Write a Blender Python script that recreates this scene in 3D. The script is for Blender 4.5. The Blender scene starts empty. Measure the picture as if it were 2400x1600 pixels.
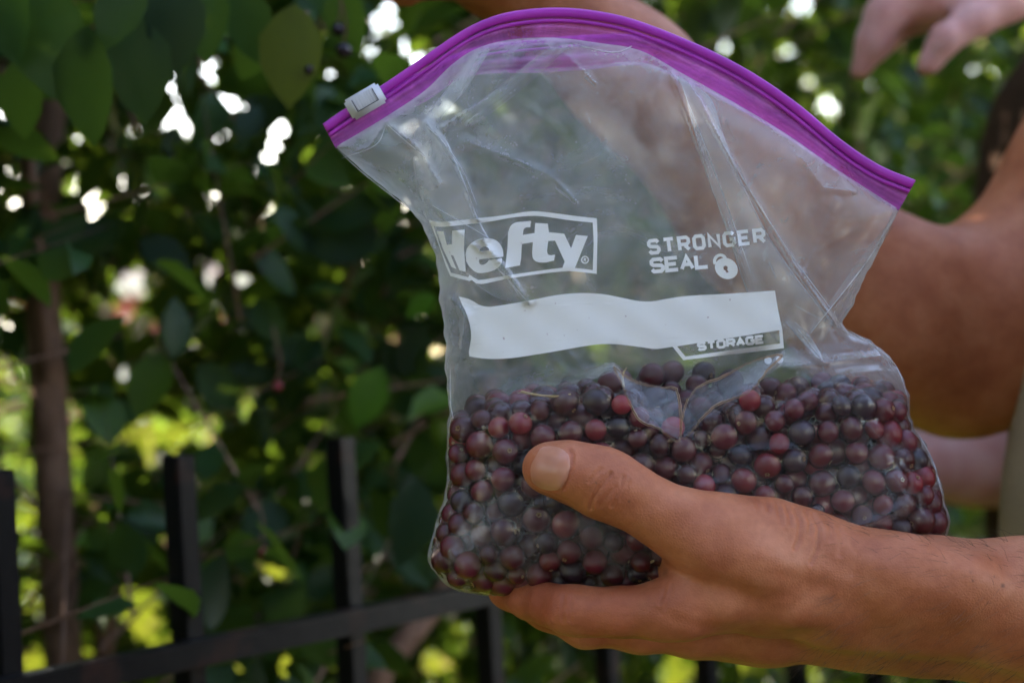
import bpy, bmesh, math, random
import numpy as np
from mathutils import Vector, Matrix
from mathutils.geometry import tessellate_polygon
rng = np.random.default_rng(7)
random.seed(7)
SC = bpy.context.scene
COL = SC.collection

# ------------------------------------------------------------------ camera
CAM_Z = 1.15
ROLL = math.radians(3.0)
LENS = 70.0
F = 2400 * LENS / 36.0           # focal length in photo pixels
CAMLOC = np.array([0.0, 0.0, CAM_Z])
c_, s_ = math.cos(ROLL), math.sin(ROLL)
RIGHT = np.array([c_, 0, -s_]); UP = np.array([s_, 0, c_]); FWD = np.array([0.0, 1.0, 0.0])
cd = bpy.data.cameras.new('camera'); cam = bpy.data.objects.new('camera', cd); COL.objects.link(cam)
cam.matrix_world = Matrix(((RIGHT[0], UP[0], -FWD[0], CAMLOC[0]), (RIGHT[1], UP[1], -FWD[1], CAMLOC[1]),
                           (RIGHT[2], UP[2], -FWD[2], CAMLOC[2]), (0, 0, 0, 1)))
cd.lens = LENS; cd.sensor_width = 36.0; cd.clip_start = 0.02; cd.clip_end = 2000
cd.dof.use_dof = True; cd.dof.focus_distance = 0.700; cd.dof.aperture_fstop = 9.0
SC.camera = cam

# ------------------------------------------------------------------ sky, sun, exposure
SUN_AZ, SUN_EL = math.radians(-56), math.radians(30)       # azimuth from +Y towards +X
w = bpy.data.worlds.new('World'); SC.world = w; w.use_nodes = True
nt = w.node_tree; nt.nodes.clear()
sky = nt.nodes.new('ShaderNodeTexSky'); sky.sky_type = 'NISHITA'; sky.sun_disc = False
sky.sun_elevation = SUN_EL; sky.sun_rotation = SUN_AZ; sky.dust_density = 1.0; sky.ozone_density = 1.0
bg = nt.nodes.new('ShaderNodeBackground'); bg.inputs['Strength'].default_value = 0.15
wo = nt.nodes.new('ShaderNodeOutputWorld')
tint = nt.nodes.new('ShaderNodeMix'); tint.data_type = 'RGBA'; tint.blend_type = 'MULTIPLY'; tint.inputs[0].default_value = 1.0; tint.inputs[7].default_value = (1.0, 0.84, 0.765, 1)   # hazy, warmer evening sky
nt.links.new(sky.outputs[0], tint.inputs[6]); nt.links.new(tint.outputs[2], bg.inputs[0]); nt.links.new(bg.outputs[0], wo.inputs[0])
sl = bpy.data.lights.new('sun', 'SUN'); sl.energy = 2.6; sl.angle = math.radians(0.6); sl.color = (1.0, 0.9, 0.74)
so = bpy.data.objects.new('sun', sl); COL.objects.link(so)
sd = Vector((math.sin(SUN_AZ) * math.cos(SUN_EL), math.cos(SUN_AZ) * math.cos(SUN_EL), math.sin(SUN_EL)))
so.rotation_euler = sd.to_track_quat('Z', 'Y').to_euler(); so.location = (-3, 4, 6)
vs = SC.view_settings; vs.view_transform = 'Standard'; vs.look = 'None'; vs.gamma = 1.0; vs.use_curve_mapping = False
vs.exposure = 3.42
SC.render.engine = 'CYCLES'
cy = SC.cycles
cy.transparent_max_bounces = 24; cy.max_bounces = 8; cy.diffuse_bounces = 3; cy.glossy_bounces = 3; cy.transmission_bounces = 6
cy.use_denoising = True; cy.sample_clamp_indirect = 6.0; cy.caustics_reflective = False; cy.caustics_refractive = False
cy.blur_glossy = 0.5

# ------------------------------------------------------------------ pixel <-> world
def P(px, py, d):
    px = np.asarray(px, float); py = np.asarray(py, float); d = np.asarray(d, float)
    xc = (px - 1200) / F * d; yc = (800 - py) / F * d
    return CAMLOC + xc[..., None] * RIGHT + yc[..., None] * UP + d[..., None] * FWD
def cam2world(c):                 # c: (...,3) = right, up, depth
    return CAMLOC + c[..., 0:1] * RIGHT + c[..., 1:2] * UP + c[..., 2:3] * FWD
def world2cam(p):
    q = p - CAMLOC
    return np.stack([q @ RIGHT, q @ UP, q @ FWD], -1)
def proj(p):
    c = world2cam(np.asarray(p, float)); d = c[..., 2]
    return 1200 + c[..., 0] / d * F, 800 - c[..., 1] / d * F, d
def pv(px, py, d): return Vector(P(px, py, d))

# ------------------------------------------------------------------ object helpers
def mesh_obj(name, verts, faces, mat, parent=None, smooth=True, kind=None):
    me = bpy.data.meshes.new(name)
    verts = np.asarray(verts, float)
    me.from_pydata(verts.tolist() if len(verts) < 4000 else [tuple(v) for v in verts], [], [tuple(int(i) for i in f) for f in faces])
    return link_mesh(name, me, mat, parent, smooth, kind)
def fast_mesh(name, verts, faces, mat, parent=None, smooth=True, kind=None):
    """verts (n,3), faces (m,k) all with the same corner count"""
    me = bpy.data.meshes.new(name)
    verts = np.ascontiguousarray(verts, np.float32); faces = np.ascontiguousarray(faces, np.int32)
    m, k = faces.shape
    me.vertices.add(len(verts)); me.vertices.foreach_set('co', verts.ravel())
    me.loops.add(m * k); me.loops.foreach_set('vertex_index', faces.ravel())
    me.polygons.add(m); me.polygons.foreach_set('loop_start', np.arange(0, m * k, k, dtype=np.int32))
    me.polygons.foreach_set('loop_total', np.full(m, k, np.int32))
    me.update(calc_edges=True); me.validate()
    return link_mesh(name, me, mat, parent, smooth, kind)
def link_mesh(name, me, mat, parent=None, smooth=True, kind=None):
    if smooth: me.polygons.foreach_set('use_smooth', np.ones(len(me.polygons), bool))
    for m in (mat if isinstance(mat, (list, tuple)) else [mat]): me.materials.append(m)
    o = bpy.data.objects.new(name, me); COL.objects.link(o)
    if parent is not None:
        o.parent = parent; o.matrix_parent_inverse = parent.matrix_world.inverted()
    if kind: o['kind'] = kind
    return o
def empty(name, loc, label, cat, group=None):
    o = bpy.data.objects.new(name, None); COL.objects.link(o); o.location = loc; o.empty_display_size = 0.05
    o.matrix_world = Matrix.Translation(loc)
    tag(o, label, cat, group); return o
def tag(o, label, cat, group=None):
    o['label'] = label; o['category'] = cat
    if group: o['group'] = group
def setattr_f(o, name, vals):
    a = o.data.attributes.new(name, 'FLOAT', 'POINT'); a.data.foreach_set('value', np.asarray(vals, np.float32))
def smooth01(x, a, b):
    t = np.clip((x - a) / (b - a), 0, 1); return t * t * (3 - 2 * t)
def catmull(pts, n):
    pts = np.asarray(pts, float)
    seg = np.linalg.norm(np.diff(pts[:, :2], axis=0), axis=1); t = np.concatenate([[0], np.cumsum(seg)]); t /= t[-1]
    q = np.vstack([2 * pts[0] - pts[1], pts, 2 * pts[-1] - pts[-2]]); u = np.linspace(0, 1, n)
    i = np.clip(np.searchsorted(t, u, 'right') - 1, 0, len(pts) - 2)
    f = ((u - t[i]) / (t[i + 1] - t[i]))[:, None]
    p0, p1, p2, p3 = q[i], q[i + 1], q[i + 2], q[i + 3]
    return 0.5 * (2 * p1 + (p2 - p0) * f + (2 * p0 - 5 * p1 + 4 * p2 - p3) * f ** 2 + (3 * p1 - p0 - 3 * p2 + p3) * f ** 3)
def tube(path, radii, sides=8, cap=True):
    path = np.asarray(path, float); n = len(path); radii = np.broadcast_to(radii, n)
    tg = np.gradient(path, axis=0); tg /= np.linalg.norm(tg, axis=1)[:, None] + 1e-12
    ref = np.array([0.31, 0.2, 0.93]) if abs(tg[0][2]) < 0.9 else np.array([1.0, 0.1, 0])
    V = []; 
    for i in range(n):
        a = np.cross(tg[i], ref); a /= np.linalg.norm(a); b = np.cross(tg[i], a)
        for k in range(sides):
            th = 2 * math.pi * k / sides; V.append(path[i] + radii[i] * (math.cos(th) * a + math.sin(th) * b))
    Fc = [(i * sides + k, i * sides + (k + 1) % sides, (i + 1) * sides + (k + 1) % sides, (i + 1) * sides + k) for i in range(n - 1) for k in range(sides)]
    if cap: Fc += [tuple(range(sides - 1, -1, -1)), tuple((n - 1) * sides + k for k in range(sides))]
    return np.array(V), Fc
def box_mesh(c, ax, ay, az, hx, hy, hz, bev=0.0):
    """oriented box with bevelled edges (bmesh)"""
    bm = bmesh.new(); bmesh.ops.create_cube(bm, size=2)
    for v in bm.verts: v.co = Vector((v.co.x * hx, v.co.y * hy, v.co.z * hz))
    if bev: bmesh.ops.bevel(bm, geom=list(bm.edges), offset=bev, segments=2, affect='EDGES')
    M = Matrix((tuple(ax) , tuple(ay), tuple(az))).transposed()
    for v in bm.verts: v.co = M @ v.co + Vector(c)
    me = bpy.data.meshes.new('box'); bm.to_mesh(me); bm.free(); return me

# ------------------------------------------------------------------ materials
def new_mat(name):
    m = bpy.data.materials.new(name); m.use_nodes = True; nt = m.node_tree; nt.nodes.clear()
    out = nt.nodes.new('ShaderNodeOutputMaterial'); return m, nt, out
def N(nt, typ, **kw):
    n = nt.nodes.new(typ)
    for k, v in kw.items():
        if k.startswith('i_'): n.inputs[int(k[2:]) if k[2:].isdigit() else k[2:].replace('_', ' ')].default_value = v
        else: setattr(n, k, v)
    return n
def ramp(nt, stops):
    r = nt.nodes.new('ShaderNodeValToRGB'); e = r.color_ramp.elements
    while len(e) < len(stops): e.new(0.5)
    for el, (p, c) in zip(e, stops): el.position = p; el.color = tuple(c) + (1,) if len(c) == 3 else c
    return r
def noise(nt, scale, detail=3, coord='Object', dist=0.0):
    tc = nt.nodes.new('ShaderNodeTexCoord'); n = nt.nodes.new('ShaderNodeTexNoise')
    n.inputs['Scale'].default_value = scale; n.inputs['Detail'].default_value = detail; n.inputs['Distortion'].default_value = dist
    nt.links.new(tc.outputs[coord], n.inputs['Vector']); return n
def bump(nt, height, strength, distance):
    b = nt.nodes.new('ShaderNodeBump'); b.inputs['Strength'].default_value = strength; b.inputs['Distance'].default_value = distance
    nt.links.new(height, b.inputs['Height']); return b
def simple_mat(name, stops, scale, rough=0.6, bstr=0.3, bdist=0.002, bscale=None, spec=0.5, metallic=0.0):
    m, nt, out = new_mat(name); p = N(nt, 'ShaderNodeBsdfPrincipled')
    n = noise(nt, scale, 5); r = ramp(nt, stops); nt.links.new(n.outputs[0], r.inputs[0]); nt.links.new(r.outputs[0], p.inputs['Base Color'])
    p.inputs['Roughness'].default_value = rough; p.inputs['Specular IOR Level'].default_value = spec; p.inputs['Metallic'].default_value = metallic
    n2 = noise(nt, bscale or scale * 3, 4); b = bump(nt, n2.outputs[0], bstr, bdist); nt.links.new(b.outputs[0], p.inputs['Normal'])
    nt.links.new(p.outputs[0], out.inputs[0]); return m
def skin_mat(name, lo, mid, hi, sss=0.12):
    m, nt, out = new_mat(name); L = nt.links.new
    p = N(nt, 'ShaderNodeBsdfPrincipled')
    n = noise(nt, 60, 6); r = ramp(nt, [(0.32, lo), (0.5, mid), (0.7, hi)]); L(n.outputs[0], r.inputs[0])
    n3 = noise(nt, 420, 3); r3 = ramp(nt, [(0.35, (0.93, 0.90, 0.89)), (0.62, (1.03, 1.02, 1.02))]); L(n3.outputs[0], r3.inputs[0])
    mx = N(nt, 'ShaderNodeMix', data_type='RGBA', blend_type='MULTIPLY'); mx.inputs[0].default_value = 1.0
    L(r.outputs[0], mx.inputs[6]); L(r3.outputs[0], mx.inputs[7])
    # reddened zones and creases
    at = N(nt, 'ShaderNodeAttribute', attribute_name='red'); mr = N(nt, 'ShaderNodeMix', data_type='RGBA', blend_type='MULTIPLY')
    L(at.outputs['Fac'], mr.inputs[0]); L(mx.outputs[2], mr.inputs[6]); mr.inputs[7].default_value = (0.80, 0.50, 0.42, 1)
    ac = N(nt, 'ShaderNodeAttribute', attribute_name='mole'); mm = N(nt, 'ShaderNodeMix', data_type='RGBA')
    L(ac.outputs['Fac'], mm.inputs[0]); L(mr.outputs[2], mm.inputs[6]); mm.inputs[7].default_value = (0.10, 0.035, 0.02, 1)
    L(mm.outputs[2], p.inputs['Base Color'])
    p.inputs['Roughness'].default_value = 0.52; p.inputs['Specular IOR Level'].default_value = 0.4
    p.inputs['Subsurface Weight'].default_value = sss * 1.6; p.inputs['Subsurface Radius'].default_value = (1.0, 0.4, 0.2); p.inputs['Subsurface Scale'].default_value = 0.004
    v = N(nt, 'ShaderNodeTexVoronoi', feature='DISTANCE_TO_EDGE'); tc = N(nt, 'ShaderNodeTexCoord'); L(tc.outputs['Object'], v.inputs['Vector']); v.inputs['Scale'].default_value = 900
    n2 = noise(nt, 260, 5); ad = N(nt, 'ShaderNodeMath', operation='ADD'); L(v.outputs[0], ad.inputs[0]); L(n2.outputs[0], ad.inputs[1])
    b = bump(nt, ad.outputs[0], 0.42, 0.0005); L(b.outputs[0], p.inputs['Normal']); L(p.outputs[0], out.inputs[0]); return m
def leaf_mat(name, c1, c2, c3, trans=(0.16, 0.26, 0.02)):
    m, nt, out = new_mat(name); L = nt.links.new
    p = N(nt, 'ShaderNodeBsdfPrincipled'); geo = N(nt, 'ShaderNodeNewGeometry')
    r = ramp(nt, [(0.0, c1), (0.6, c2), (0.85, c2), (1.0, c3)])
    oi = N(nt, 'ShaderNodeObjectInfo'); ad = N(nt, 'ShaderNodeMath', operation='ADD'); fr = N(nt, 'ShaderNodeMath', operation='FRACT'); L(geo.outputs['Random Per Island'], ad.inputs[0]); L(oi.outputs['Random'], ad.inputs[1]); L(ad.outputs[0], fr.inputs[0]); L(fr.outputs[0], r.inputs[0])
    n = noise(nt, 60, 3); mx = N(nt, 'ShaderNodeMix', data_type='RGBA', blend_type='MULTIPLY'); mx.inputs[0].default_value = 0.6
    rr = ramp(nt, [(0.3, (0.6, 0.6, 0.6)), (0.7, (1.2, 1.2, 1.2))]); L(n.outputs[0], rr.inputs[0])
    L(r.outputs[0], mx.inputs[6]); L(rr.outputs[0], mx.inputs[7]); L(mx.outputs[2], p.inputs['Base Color'])
    p.inputs['Roughness'].default_value = 0.42; p.inputs['Specular IOR Level'].default_value = 0.22
    t = N(nt, 'ShaderNodeBsdfTranslucent'); t.inputs[0].default_value = trans + (1,)
    ms = N(nt, 'ShaderNodeMixShader'); ms.inputs[0].default_value = 0.32; L(p.outputs[0], ms.inputs[1]); L(t.outputs[0], ms.inputs[2])
    L(ms.outputs[0], out.inputs[0]); return m

M = {}
M['skin'] = skin_mat('tanned skin', (0.33, 0.100, 0.042), (0.395, 0.132, 0.058), (0.46, 0.175, 0.085))
M['skin_pale'] = skin_mat('pale skin', (0.55, 0.26, 0.23), (0.62, 0.33, 0.30), (0.66, 0.39, 0.36))
M['khaki'] = simple_mat('khaki cloth', [(0.3, (0.24, 0.175, 0.115)), (0.7, (0.42, 0.32, 0.220))], 900, 0.9, 0.8, 0.001, 1600, 0.1)
M['brown_cloth'] = simple_mat('brown cloth', [(0.3, (0.035, 0.018, 0.011)), (0.7, (0.06, 0.030, 0.018))], 60, 0.9, 0.5, 0.001, 900, 0.1)
M['denim'] = simple_mat('dark trousers', [(0.3, (0.03, 0.035, 0.05)), (0.7, (0.05, 0.06, 0.08))], 300, 0.9, 0.5, 0.001, 900, 0.1)
M['hair'] = simple_mat('brown hair', [(0.3, (0.02, 0.012, 0.008)), (0.7, (0.06, 0.035, 0.02))], 90, 0.5, 0.6, 0.003, 200)
M['fence'] = simple_mat('black painted steel with rust', [(0.0, (0.004, 0.004, 0.0045)), (0.56, (0.006, 0.0055, 0.006)), (0.66, (0.035, 0.015, 0.011)), (1.0, (0.07, 0.033, 0.025))], 22, 0.40, 0.4, 0.0008, 120, 0.25)
M['bark'] = simple_mat('brown bark', [(0.3, (0.17, 0.095, 0.062)), (0.7, (0.32, 0.19, 0.13))], 40, 0.9, 0.9, 0.004, 70, 0.2)
M['lawn'] = simple_mat('lawn', [(0.3, (0.042, 0.058, 0.004)), (0.55, (0.078, 0.088, 0.006)), (0.8, (0.105, 0.098, 0.012))], 1.3, 1.0, 0.8, 0.03, 25, 0.0)
M['path'] = simple_mat('concrete path', [(0.3, (0.28, 0.27, 0.25)), (0.7, (0.38, 0.37, 0.35))], 3, 0.9, 0.3, 0.004, 60, 0.2)
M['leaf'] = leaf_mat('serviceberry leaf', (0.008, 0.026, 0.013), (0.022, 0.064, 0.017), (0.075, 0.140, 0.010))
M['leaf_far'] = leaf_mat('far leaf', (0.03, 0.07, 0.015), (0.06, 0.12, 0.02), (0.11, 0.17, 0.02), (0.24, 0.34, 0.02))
M['leaf_blocker'] = leaf_mat('dark blocker leaf', (0.010, 0.022, 0.010), (0.016, 0.034, 0.014), (0.03, 0.05, 0.016), (0.02, 0.035, 0.006))
M['leaf_yellow'] = leaf_mat('olive leaf', (0.075, 0.10, 0.012), (0.08, 0.105, 0.012), (0.085, 0.11, 0.012), (0.20, 0.24, 0.02))
M['leaf_bright'] = leaf_mat('bright leaf', (0.06, 0.16, 0.012), (0.065, 0.165, 0.012), (0.07, 0.17, 0.012), (0.16, 0.36, 0.02))

# ------------------------------------------------------------------ signed distance sculpting
class SDF:
    """capsules in camera coordinates (right, up, depth), smooth-unioned on a grid and meshed with surface nets"""
    def __init__(s): s.pr = []
    def cone(s, a, b, ra, rb, k=0.006, flat=None): s.pr.append((np.array(a, float), np.array(b, float), ra, rb, k))
    def chain(s, pts, k=0.006):
        for (a, ra), (b, rb) in zip(pts[:-1], pts[1:]): s.cone(a, b, ra, rb, k)
    @staticmethod
    def dist(p, q):
        a, b, ra, rb, k = p; ab = b - a; L2 = float(ab @ ab) + 1e-12
        t = np.clip(((q - a) @ ab) / L2, 0, 1)
        return np.linalg.norm(q - a - t[..., None] * ab, axis=-1) - (ra + (rb - ra) * t)
    def eval(s, q):
        f = np.full(q.shape[:-1], 9.0)
        for p in s.pr:
            d = s.dist(p, q); k = p[4]; h = np.maximum(k - np.abs(f - d), 0) / k; f = np.minimum(f, d) - h * h * k * 0.25
        return f
    def mesh(s, h):
        lo = np.min([np.minimum(p[0] - p[2], p[1] - p[3]) for p in s.pr], 0) - 3 * h
        hi = np.max([np.maximum(p[0] + p[2], p[1] + p[3]) for p in s.pr], 0) + 3 * h
        n = np.ceil((hi - lo) / h).astype(int) + 1
        G = np.full(n, 9.0, np.float32)
        for p in s.pr:
            m = p[4] + 4 * h
            a0 = np.minimum(p[0] - p[2], p[1] - p[3]) - m; b0 = np.maximum(p[0] + p[2], p[1] + p[3]) + m
            i0 = np.maximum(((a0 - lo) / h).astype(int), 0); i1 = np.minimum(((b0 - lo) / h).astype(int) + 2, n)
            ax = [lo[j] + h * np.arange(i0[j], i1[j]) for j in range(3)]
            a, b, ra, rb, k = p; ab = b - a; L2 = float(ab @ ab) + 1e-12
            X = (ax[0] - a[0])[:, None, None]; Y = (ax[1] - a[1])[None, :, None]; Z = (ax[2] - a[2])[None, None, :]
            t = np.clip((X * ab[0] + Y * ab[1] + Z * ab[2]) / L2, 0, 1)
            d = np.sqrt((X - t * ab[0]) ** 2 + (Y - t * ab[1]) ** 2 + (Z - t * ab[2]) ** 2) - (ra + (rb - ra) * t)
            sl_ = tuple(slice(i0[j], i1[j]) for j in range(3)); g = G[sl_]
            hh = np.maximum(k - np.abs(g - d), 0) / k
            G[sl_] = np.minimum(g, d) - hh * hh * k * 0.25
        return surface_nets(G, lo, h)
def surface_nets(G, lo, h):
    S = G < 0; nx, ny, nz = G.shape
    cnt = np.zeros((nx - 1, ny - 1, nz - 1), np.int8)
    for i in (0, 1):
        for j in (0, 1):
            for k in (0, 1): cnt += S[i:nx - 1 + i, j:ny - 1 + j, k:nz - 1 + k]
    act = np.argwhere((cnt > 0) & (cnt < 8)); idx = np.full(cnt.shape, -1, np.int64); idx[tuple(act.T)] = np.arange(len(act))
    acc = np.zeros((len(act), 3)); num = np.zeros(len(act))
    cor = [(i, j, k) for i in (0, 1) for j in (0, 1) for k in (0, 1)]
    val = {c: G[act[:, 0] + c[0], act[:, 1] + c[1], act[:, 2] + c[2]] for c in cor}
    for a in cor:
        for axis in range(3):
            if a[axis]: continue
            b = list(a); b[axis] = 1; b = tuple(b); va, vb = val[a], val[b]; m = (va < 0) != (vb < 0)
            t = np.where(m, va / np.where(m, va - vb, 1), 0)
            pt = np.tile(np.array(a, float), (len(act), 1)); pt[:, axis] += t
            acc[m] += pt[m]; num[m] += 1
    V = lo + h * (act + acc / num[:, None])
    faces = []
    for axis in range(3):
        o1, o2 = (axis + 1) % 3, (axis + 2) % 3
        a = [slice(None)] * 3; b = [slice(None)] * 3; a[axis] = slice(0, -1); b[axis] = slice(1, None)
        s0, s1 = S[tuple(a)], S[tuple(b)]; e = np.argwhere(s0 != s1)
        e = e[(e[:, o1] > 0) & (e[:, o2] > 0)]
        d1 = np.zeros(3, int); d1[o1] = 1; d2 = np.zeros(3, int); d2[o2] = 1
        f = lambda q: idx[q[:, 0], q[:, 1], q[:, 2]]
        ok = np.all(e < np.array(cnt.shape), axis=1); e = e[ok]
        q = np.stack([f(e - d1 - d2), f(e - d2), f(e), f(e - d1)], 1)
        flip = ~S[e[:, 0], e[:, 1], e[:, 2]]
        q[flip] = q[flip][:, ::-1]; faces.append(q[np.all(q >= 0, 1)])
    return V, np.vstack(faces)
def vnormals(V, Fc):
    n = np.cross(V[Fc[:, 2]] - V[Fc[:, 0]], V[Fc[:, 3]] - V[Fc[:, 1]]); out = np.zeros_like(V)
    for k in range(4): np.add.at(out, Fc[:, k], n)
    return out / (np.linalg.norm(out, axis=1)[:, None] + 1e-20)
def laplace(V, Fc, it, lam=0.5):
    e = np.vstack([Fc[:, [0, 1]], Fc[:, [1, 2]], Fc[:, [2, 3]], Fc[:, [3, 0]]]); deg = np.bincount(e.ravel(), minlength=len(V))[:, None]
    for _ in range(it):
        s = np.zeros_like(V)
        for ax in range(3):
            s[:, ax] = np.bincount(e[:, 0], V[e[:, 1], ax], len(V)) + np.bincount(e[:, 1], V[e[:, 0], ax], len(V))
        V = V + lam * (s / np.maximum(deg, 1) - V)
    return V
def C(px, py, d): return np.array([(px - 1200) / F * d, (800 - py) / F * d, d])      # pixel -> camera coordinates
def cw(v):                                                                        # world -> camera coordinates
    return world2cam(np.asarray(v, float))

# ================================================================== SETTING
gv = 600
mesh_obj('lawn', [(-gv, -gv, 0), (gv, -gv, 0), (gv, gv, 0), (-gv, gv, 0)], [(0, 1, 2, 3)], M['lawn'], smooth=False)['kind'] = 'structure'
M['added_pavement'] = simple_mat('added dark asphalt', [(0.3, (0.03, 0.03, 0.03)), (0.7, (0.05, 0.05, 0.05))], 4, 0.9, 0.4, 0.004, 90, 0.2)  # dark ground added on the near side to cut yellow bounce from below
_a, _b = np.array([-60.3, -74.0]), np.array([49.9, 63.0])   # kerb-side of the fence line
mesh_obj('added_pavement', [(-60.3 + .12, -74.0, .004), (49.9 + .12, 63.0, .004), (400, 63, .004), (400, -300, .004), (-60, -300, .004)], [(4, 3, 2, 1, 0)], M['added_pavement'], smooth=False)['kind'] = 'structure'
pth = mesh_obj('path', [(1.6, 9.5, 0.009), (8, 9.5, 0.009), (30, 17, 0.009), (1.2, 17, 0.009)], [(0, 1, 2, 3)], M['path'], smooth=False); pth['kind'] = 'structure'

# far brick house beyond the lawn
def far_house():
    brick = simple_mat('salmon brick', [(0.3, (0.36, 0.09, 0.07)), (0.7, (0.46, 0.15, 0.11))], 2.5, 0.9, 0.3, 0.01, 20, 0.2)
    cream = simple_mat('cream trim', [(0.3, (0.66, 0.56, 0.42)), (0.7, (0.74, 0.65, 0.50))], 3, 0.7)
    roofm = simple_mat('roof shingle', [(0.3, (0.08, 0.06, 0.05)), (0.7, (0.13, 0.10, 0.09))], 6, 0.9)
    glass = simple_mat('dark window glass', [(0.3, (0.02, 0.025, 0.03)), (0.7, (0.04, 0.05, 0.06))], 2, 0.1)
    X0, X1, Y0, Y1, H = -12.5, -3.5, 40, 48, 2.75
    r = empty('brick_house', (-8, 44, 0), 'low salmon brick house with cream trim far beyond the hedge', 'house')
    wl = link_mesh('wall', box_mesh((-8, 44, H / 2), (1, 0, 0), (0, 1, 0), (0, 0, 1), 4.5, 4, H / 2), brick, r, False)
    mesh_obj('roof', [(X0 - .4, Y0 - .4, H), (X1 + .4, Y0 - .4, H), (X1 + .4, Y1 + .4, H), (X0 - .4, Y1 + .4, H), (X0 + .8, 44, H + 1.15), (X1 - .8, 44, H + 1.15)],
             [(0, 1, 5, 4), (2, 3, 4, 5), (1, 2, 5), (3, 0, 4), (3, 2, 1, 0)], roofm, r, False)
    link_mesh('fascia', box_mesh((-8, Y0 - .42, H - .12), (1, 0, 0), (0, 1, 0), (0, 0, 1), 4.9, .03, .14), cream, r, False)
    for x in (-11, -9.2, -6.4, -4.8):
        wi = link_mesh('window', box_mesh((x, Y0 - .02, 1.55), (1, 0, 0), (0, 1, 0), (0, 0, 1), .55, .05, .7), cream, r, False)
        for dx in (-.25, .25): link_mesh('pane', box_mesh((x + dx, Y0 - .06, 1.55), (1, 0, 0), (0, 1, 0), (0, 0, 1), .2, .03, .58), glass, wi, False)
    dr = link_mesh('door', box_mesh((-7.8, Y0 - .02, 1.0), (1, 0, 0), (0, 1, 0), (0, 0, 1), .5, .05, 1.0), cream, r, False)
far_house()

# ------------------------------------------------------------------ black steel fence
FA, FB, FX0, FD0 = 0.0801, 0.0995, -0.2657, 1.0
FS = 0.94
def fence_pt(i): return np.array([FS * (FX0 + i * FA), FS * (FD0 + i * FB)])
FT = np.array([FA, FB]) / math.hypot(FA, FB); FN = np.array([-FT[1], FT[0]])
def build_fence():
    z_top, z_rail = CAM_Z - 0.048, CAM_Z - 0.150
    p0 = fence_pt(3)
    r = empty('metal_fence', (p0[0], p0[1], 0), 'black painted steel picket fence with rusty patches below the shrub leaves', 'fence')
    ax, ay, az = (FT[0], FT[1], 0), (FN[0], FN[1], 0), (0, 0, 1)
    me = None
    for i in range(-6, 22):
        p = fence_pt(i)
        if me is None: me = box_mesh((0, 0, 0), ax, ay, az, 0.0063, 0.0063, z_top / 2, 0.0009)
        o = bpy.data.objects.new('picket', me); COL.objects.link(o); o.location = (p[0], p[1], z_top / 2 + random.uniform(-.002, .002))
        o.rotation_euler = (random.uniform(-.006, .006), random.uniform(-.006, .006), 0)
        o.parent = r; o.matrix_parent_inverse = r.matrix_world.inverted()
        if len(me.materials) == 0: me.materials.append(M['fence'])
    c = (fence_pt(-7) + fence_pt(22)) / 2; hl = np.linalg.norm(fence_pt(22) - fence_pt(-7)) / 2
    off = -0.0145 * FN
    for z in (z_rail, 0.18):
        link_mesh('rail', box_mesh((c[0] + off[0], c[1] + off[1], z), ax, ay, az, hl, 0.0075, 0.0066, 0.001), M['fence'], r, False)
build_fence()
# ================================================================== SHRUBS
def leaf_template(fine=True):
    if fine:
        T = [0, .12, .35, .62, .85, 1.0]; W = [.015, .17, .31, .29, .15, .0]
    else:
        T = [0, .35, .75, 1.0]; W = [.015, .31, .24, .0]
    V = []; Fc = []
    for t, w_ in zip(T, W):
        zc = -0.16 * t * t
        V += [(-w_, t, zc + .35 * w_ ** 1.3), (0, t, zc), (w_, t, zc + .35 * w_ ** 1.3)]
    for i in range(len(T) - 1):
        a = 3 * i; Fc += [(a, a + 1, a + 4, a + 3), (a + 1, a + 2, a + 5, a + 4)]
    return np.array(V), np.array(Fc)
LT_F, LF_F = leaf_template(True); LT_C, LF_C = leaf_template(False)

# where the sky or the sunlit lawn shows between the leaves: centre and radius in photo pixels
GAPS = [(390, 150, 26), (405, 215, 26), (415, 265, 24), (428, 297, 16), (502, 160, 12), (530, 225, 36), (575, 240, 28), (640, 300, 36), (645, 330, 30), (635, 368, 28), (520, 328, 22),
        (745, 85, 16), (865, 92, 26), (770, 185, 34), (825, 185, 30), (762, 345, 18), (758, 300, 14), (930, 60, 20), (960, 95, 18), (975, 150, 16), (1010, 110, 16), (880, 40, 14),
        (628, 492, 22), (170, 425, 14), (290, 420, 12), (500, 420, 14),
        (1890, 5, 55), (1790, 20, 20), (1990, 200, 20), (1940, 250, 40), (1895, 180, 20), (2300, 172, 18), (2300, 100, 10), (2065, 205, 18), (1700, 110, 18),
        (305, 655, 34), (290, 725, 26), (350, 700, 16), (490, 640, 16), (560, 665, 12), (200, 690, 10), (180, 755, 14), (365, 770, 14),
        (40, 940, 62), (20, 880, 36), (45, 475, 26), (15, 300, 22), (172, 960, 16), (178, 1035, 18), (272, 885, 14), (275, 1015, 20), (350, 1015, 36), (410, 1020, 26), (480, 1015, 26),
        (575, 945, 28), (110, 1080, 22), (40, 1110, 28), (190, 1115, 16), (100, 1160, 20), (60, 1200, 26), (20, 1050, 20), (180, 1100, 10), (1015, 810, 12),
        (60, 1400, 30), (330, 1430, 46), (300, 1370, 26), (70, 1550, 40), (210, 1520, 18), (400, 1520, 30), (640, 1330, 14), (560, 1560, 24), (1015, 1560, 24), (1590, 1540, 26), (1590, 1590, 20), (660, 1560, 20), (1450, 1560, 18)]
GAPS = np.array(GAPS, float)
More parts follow.
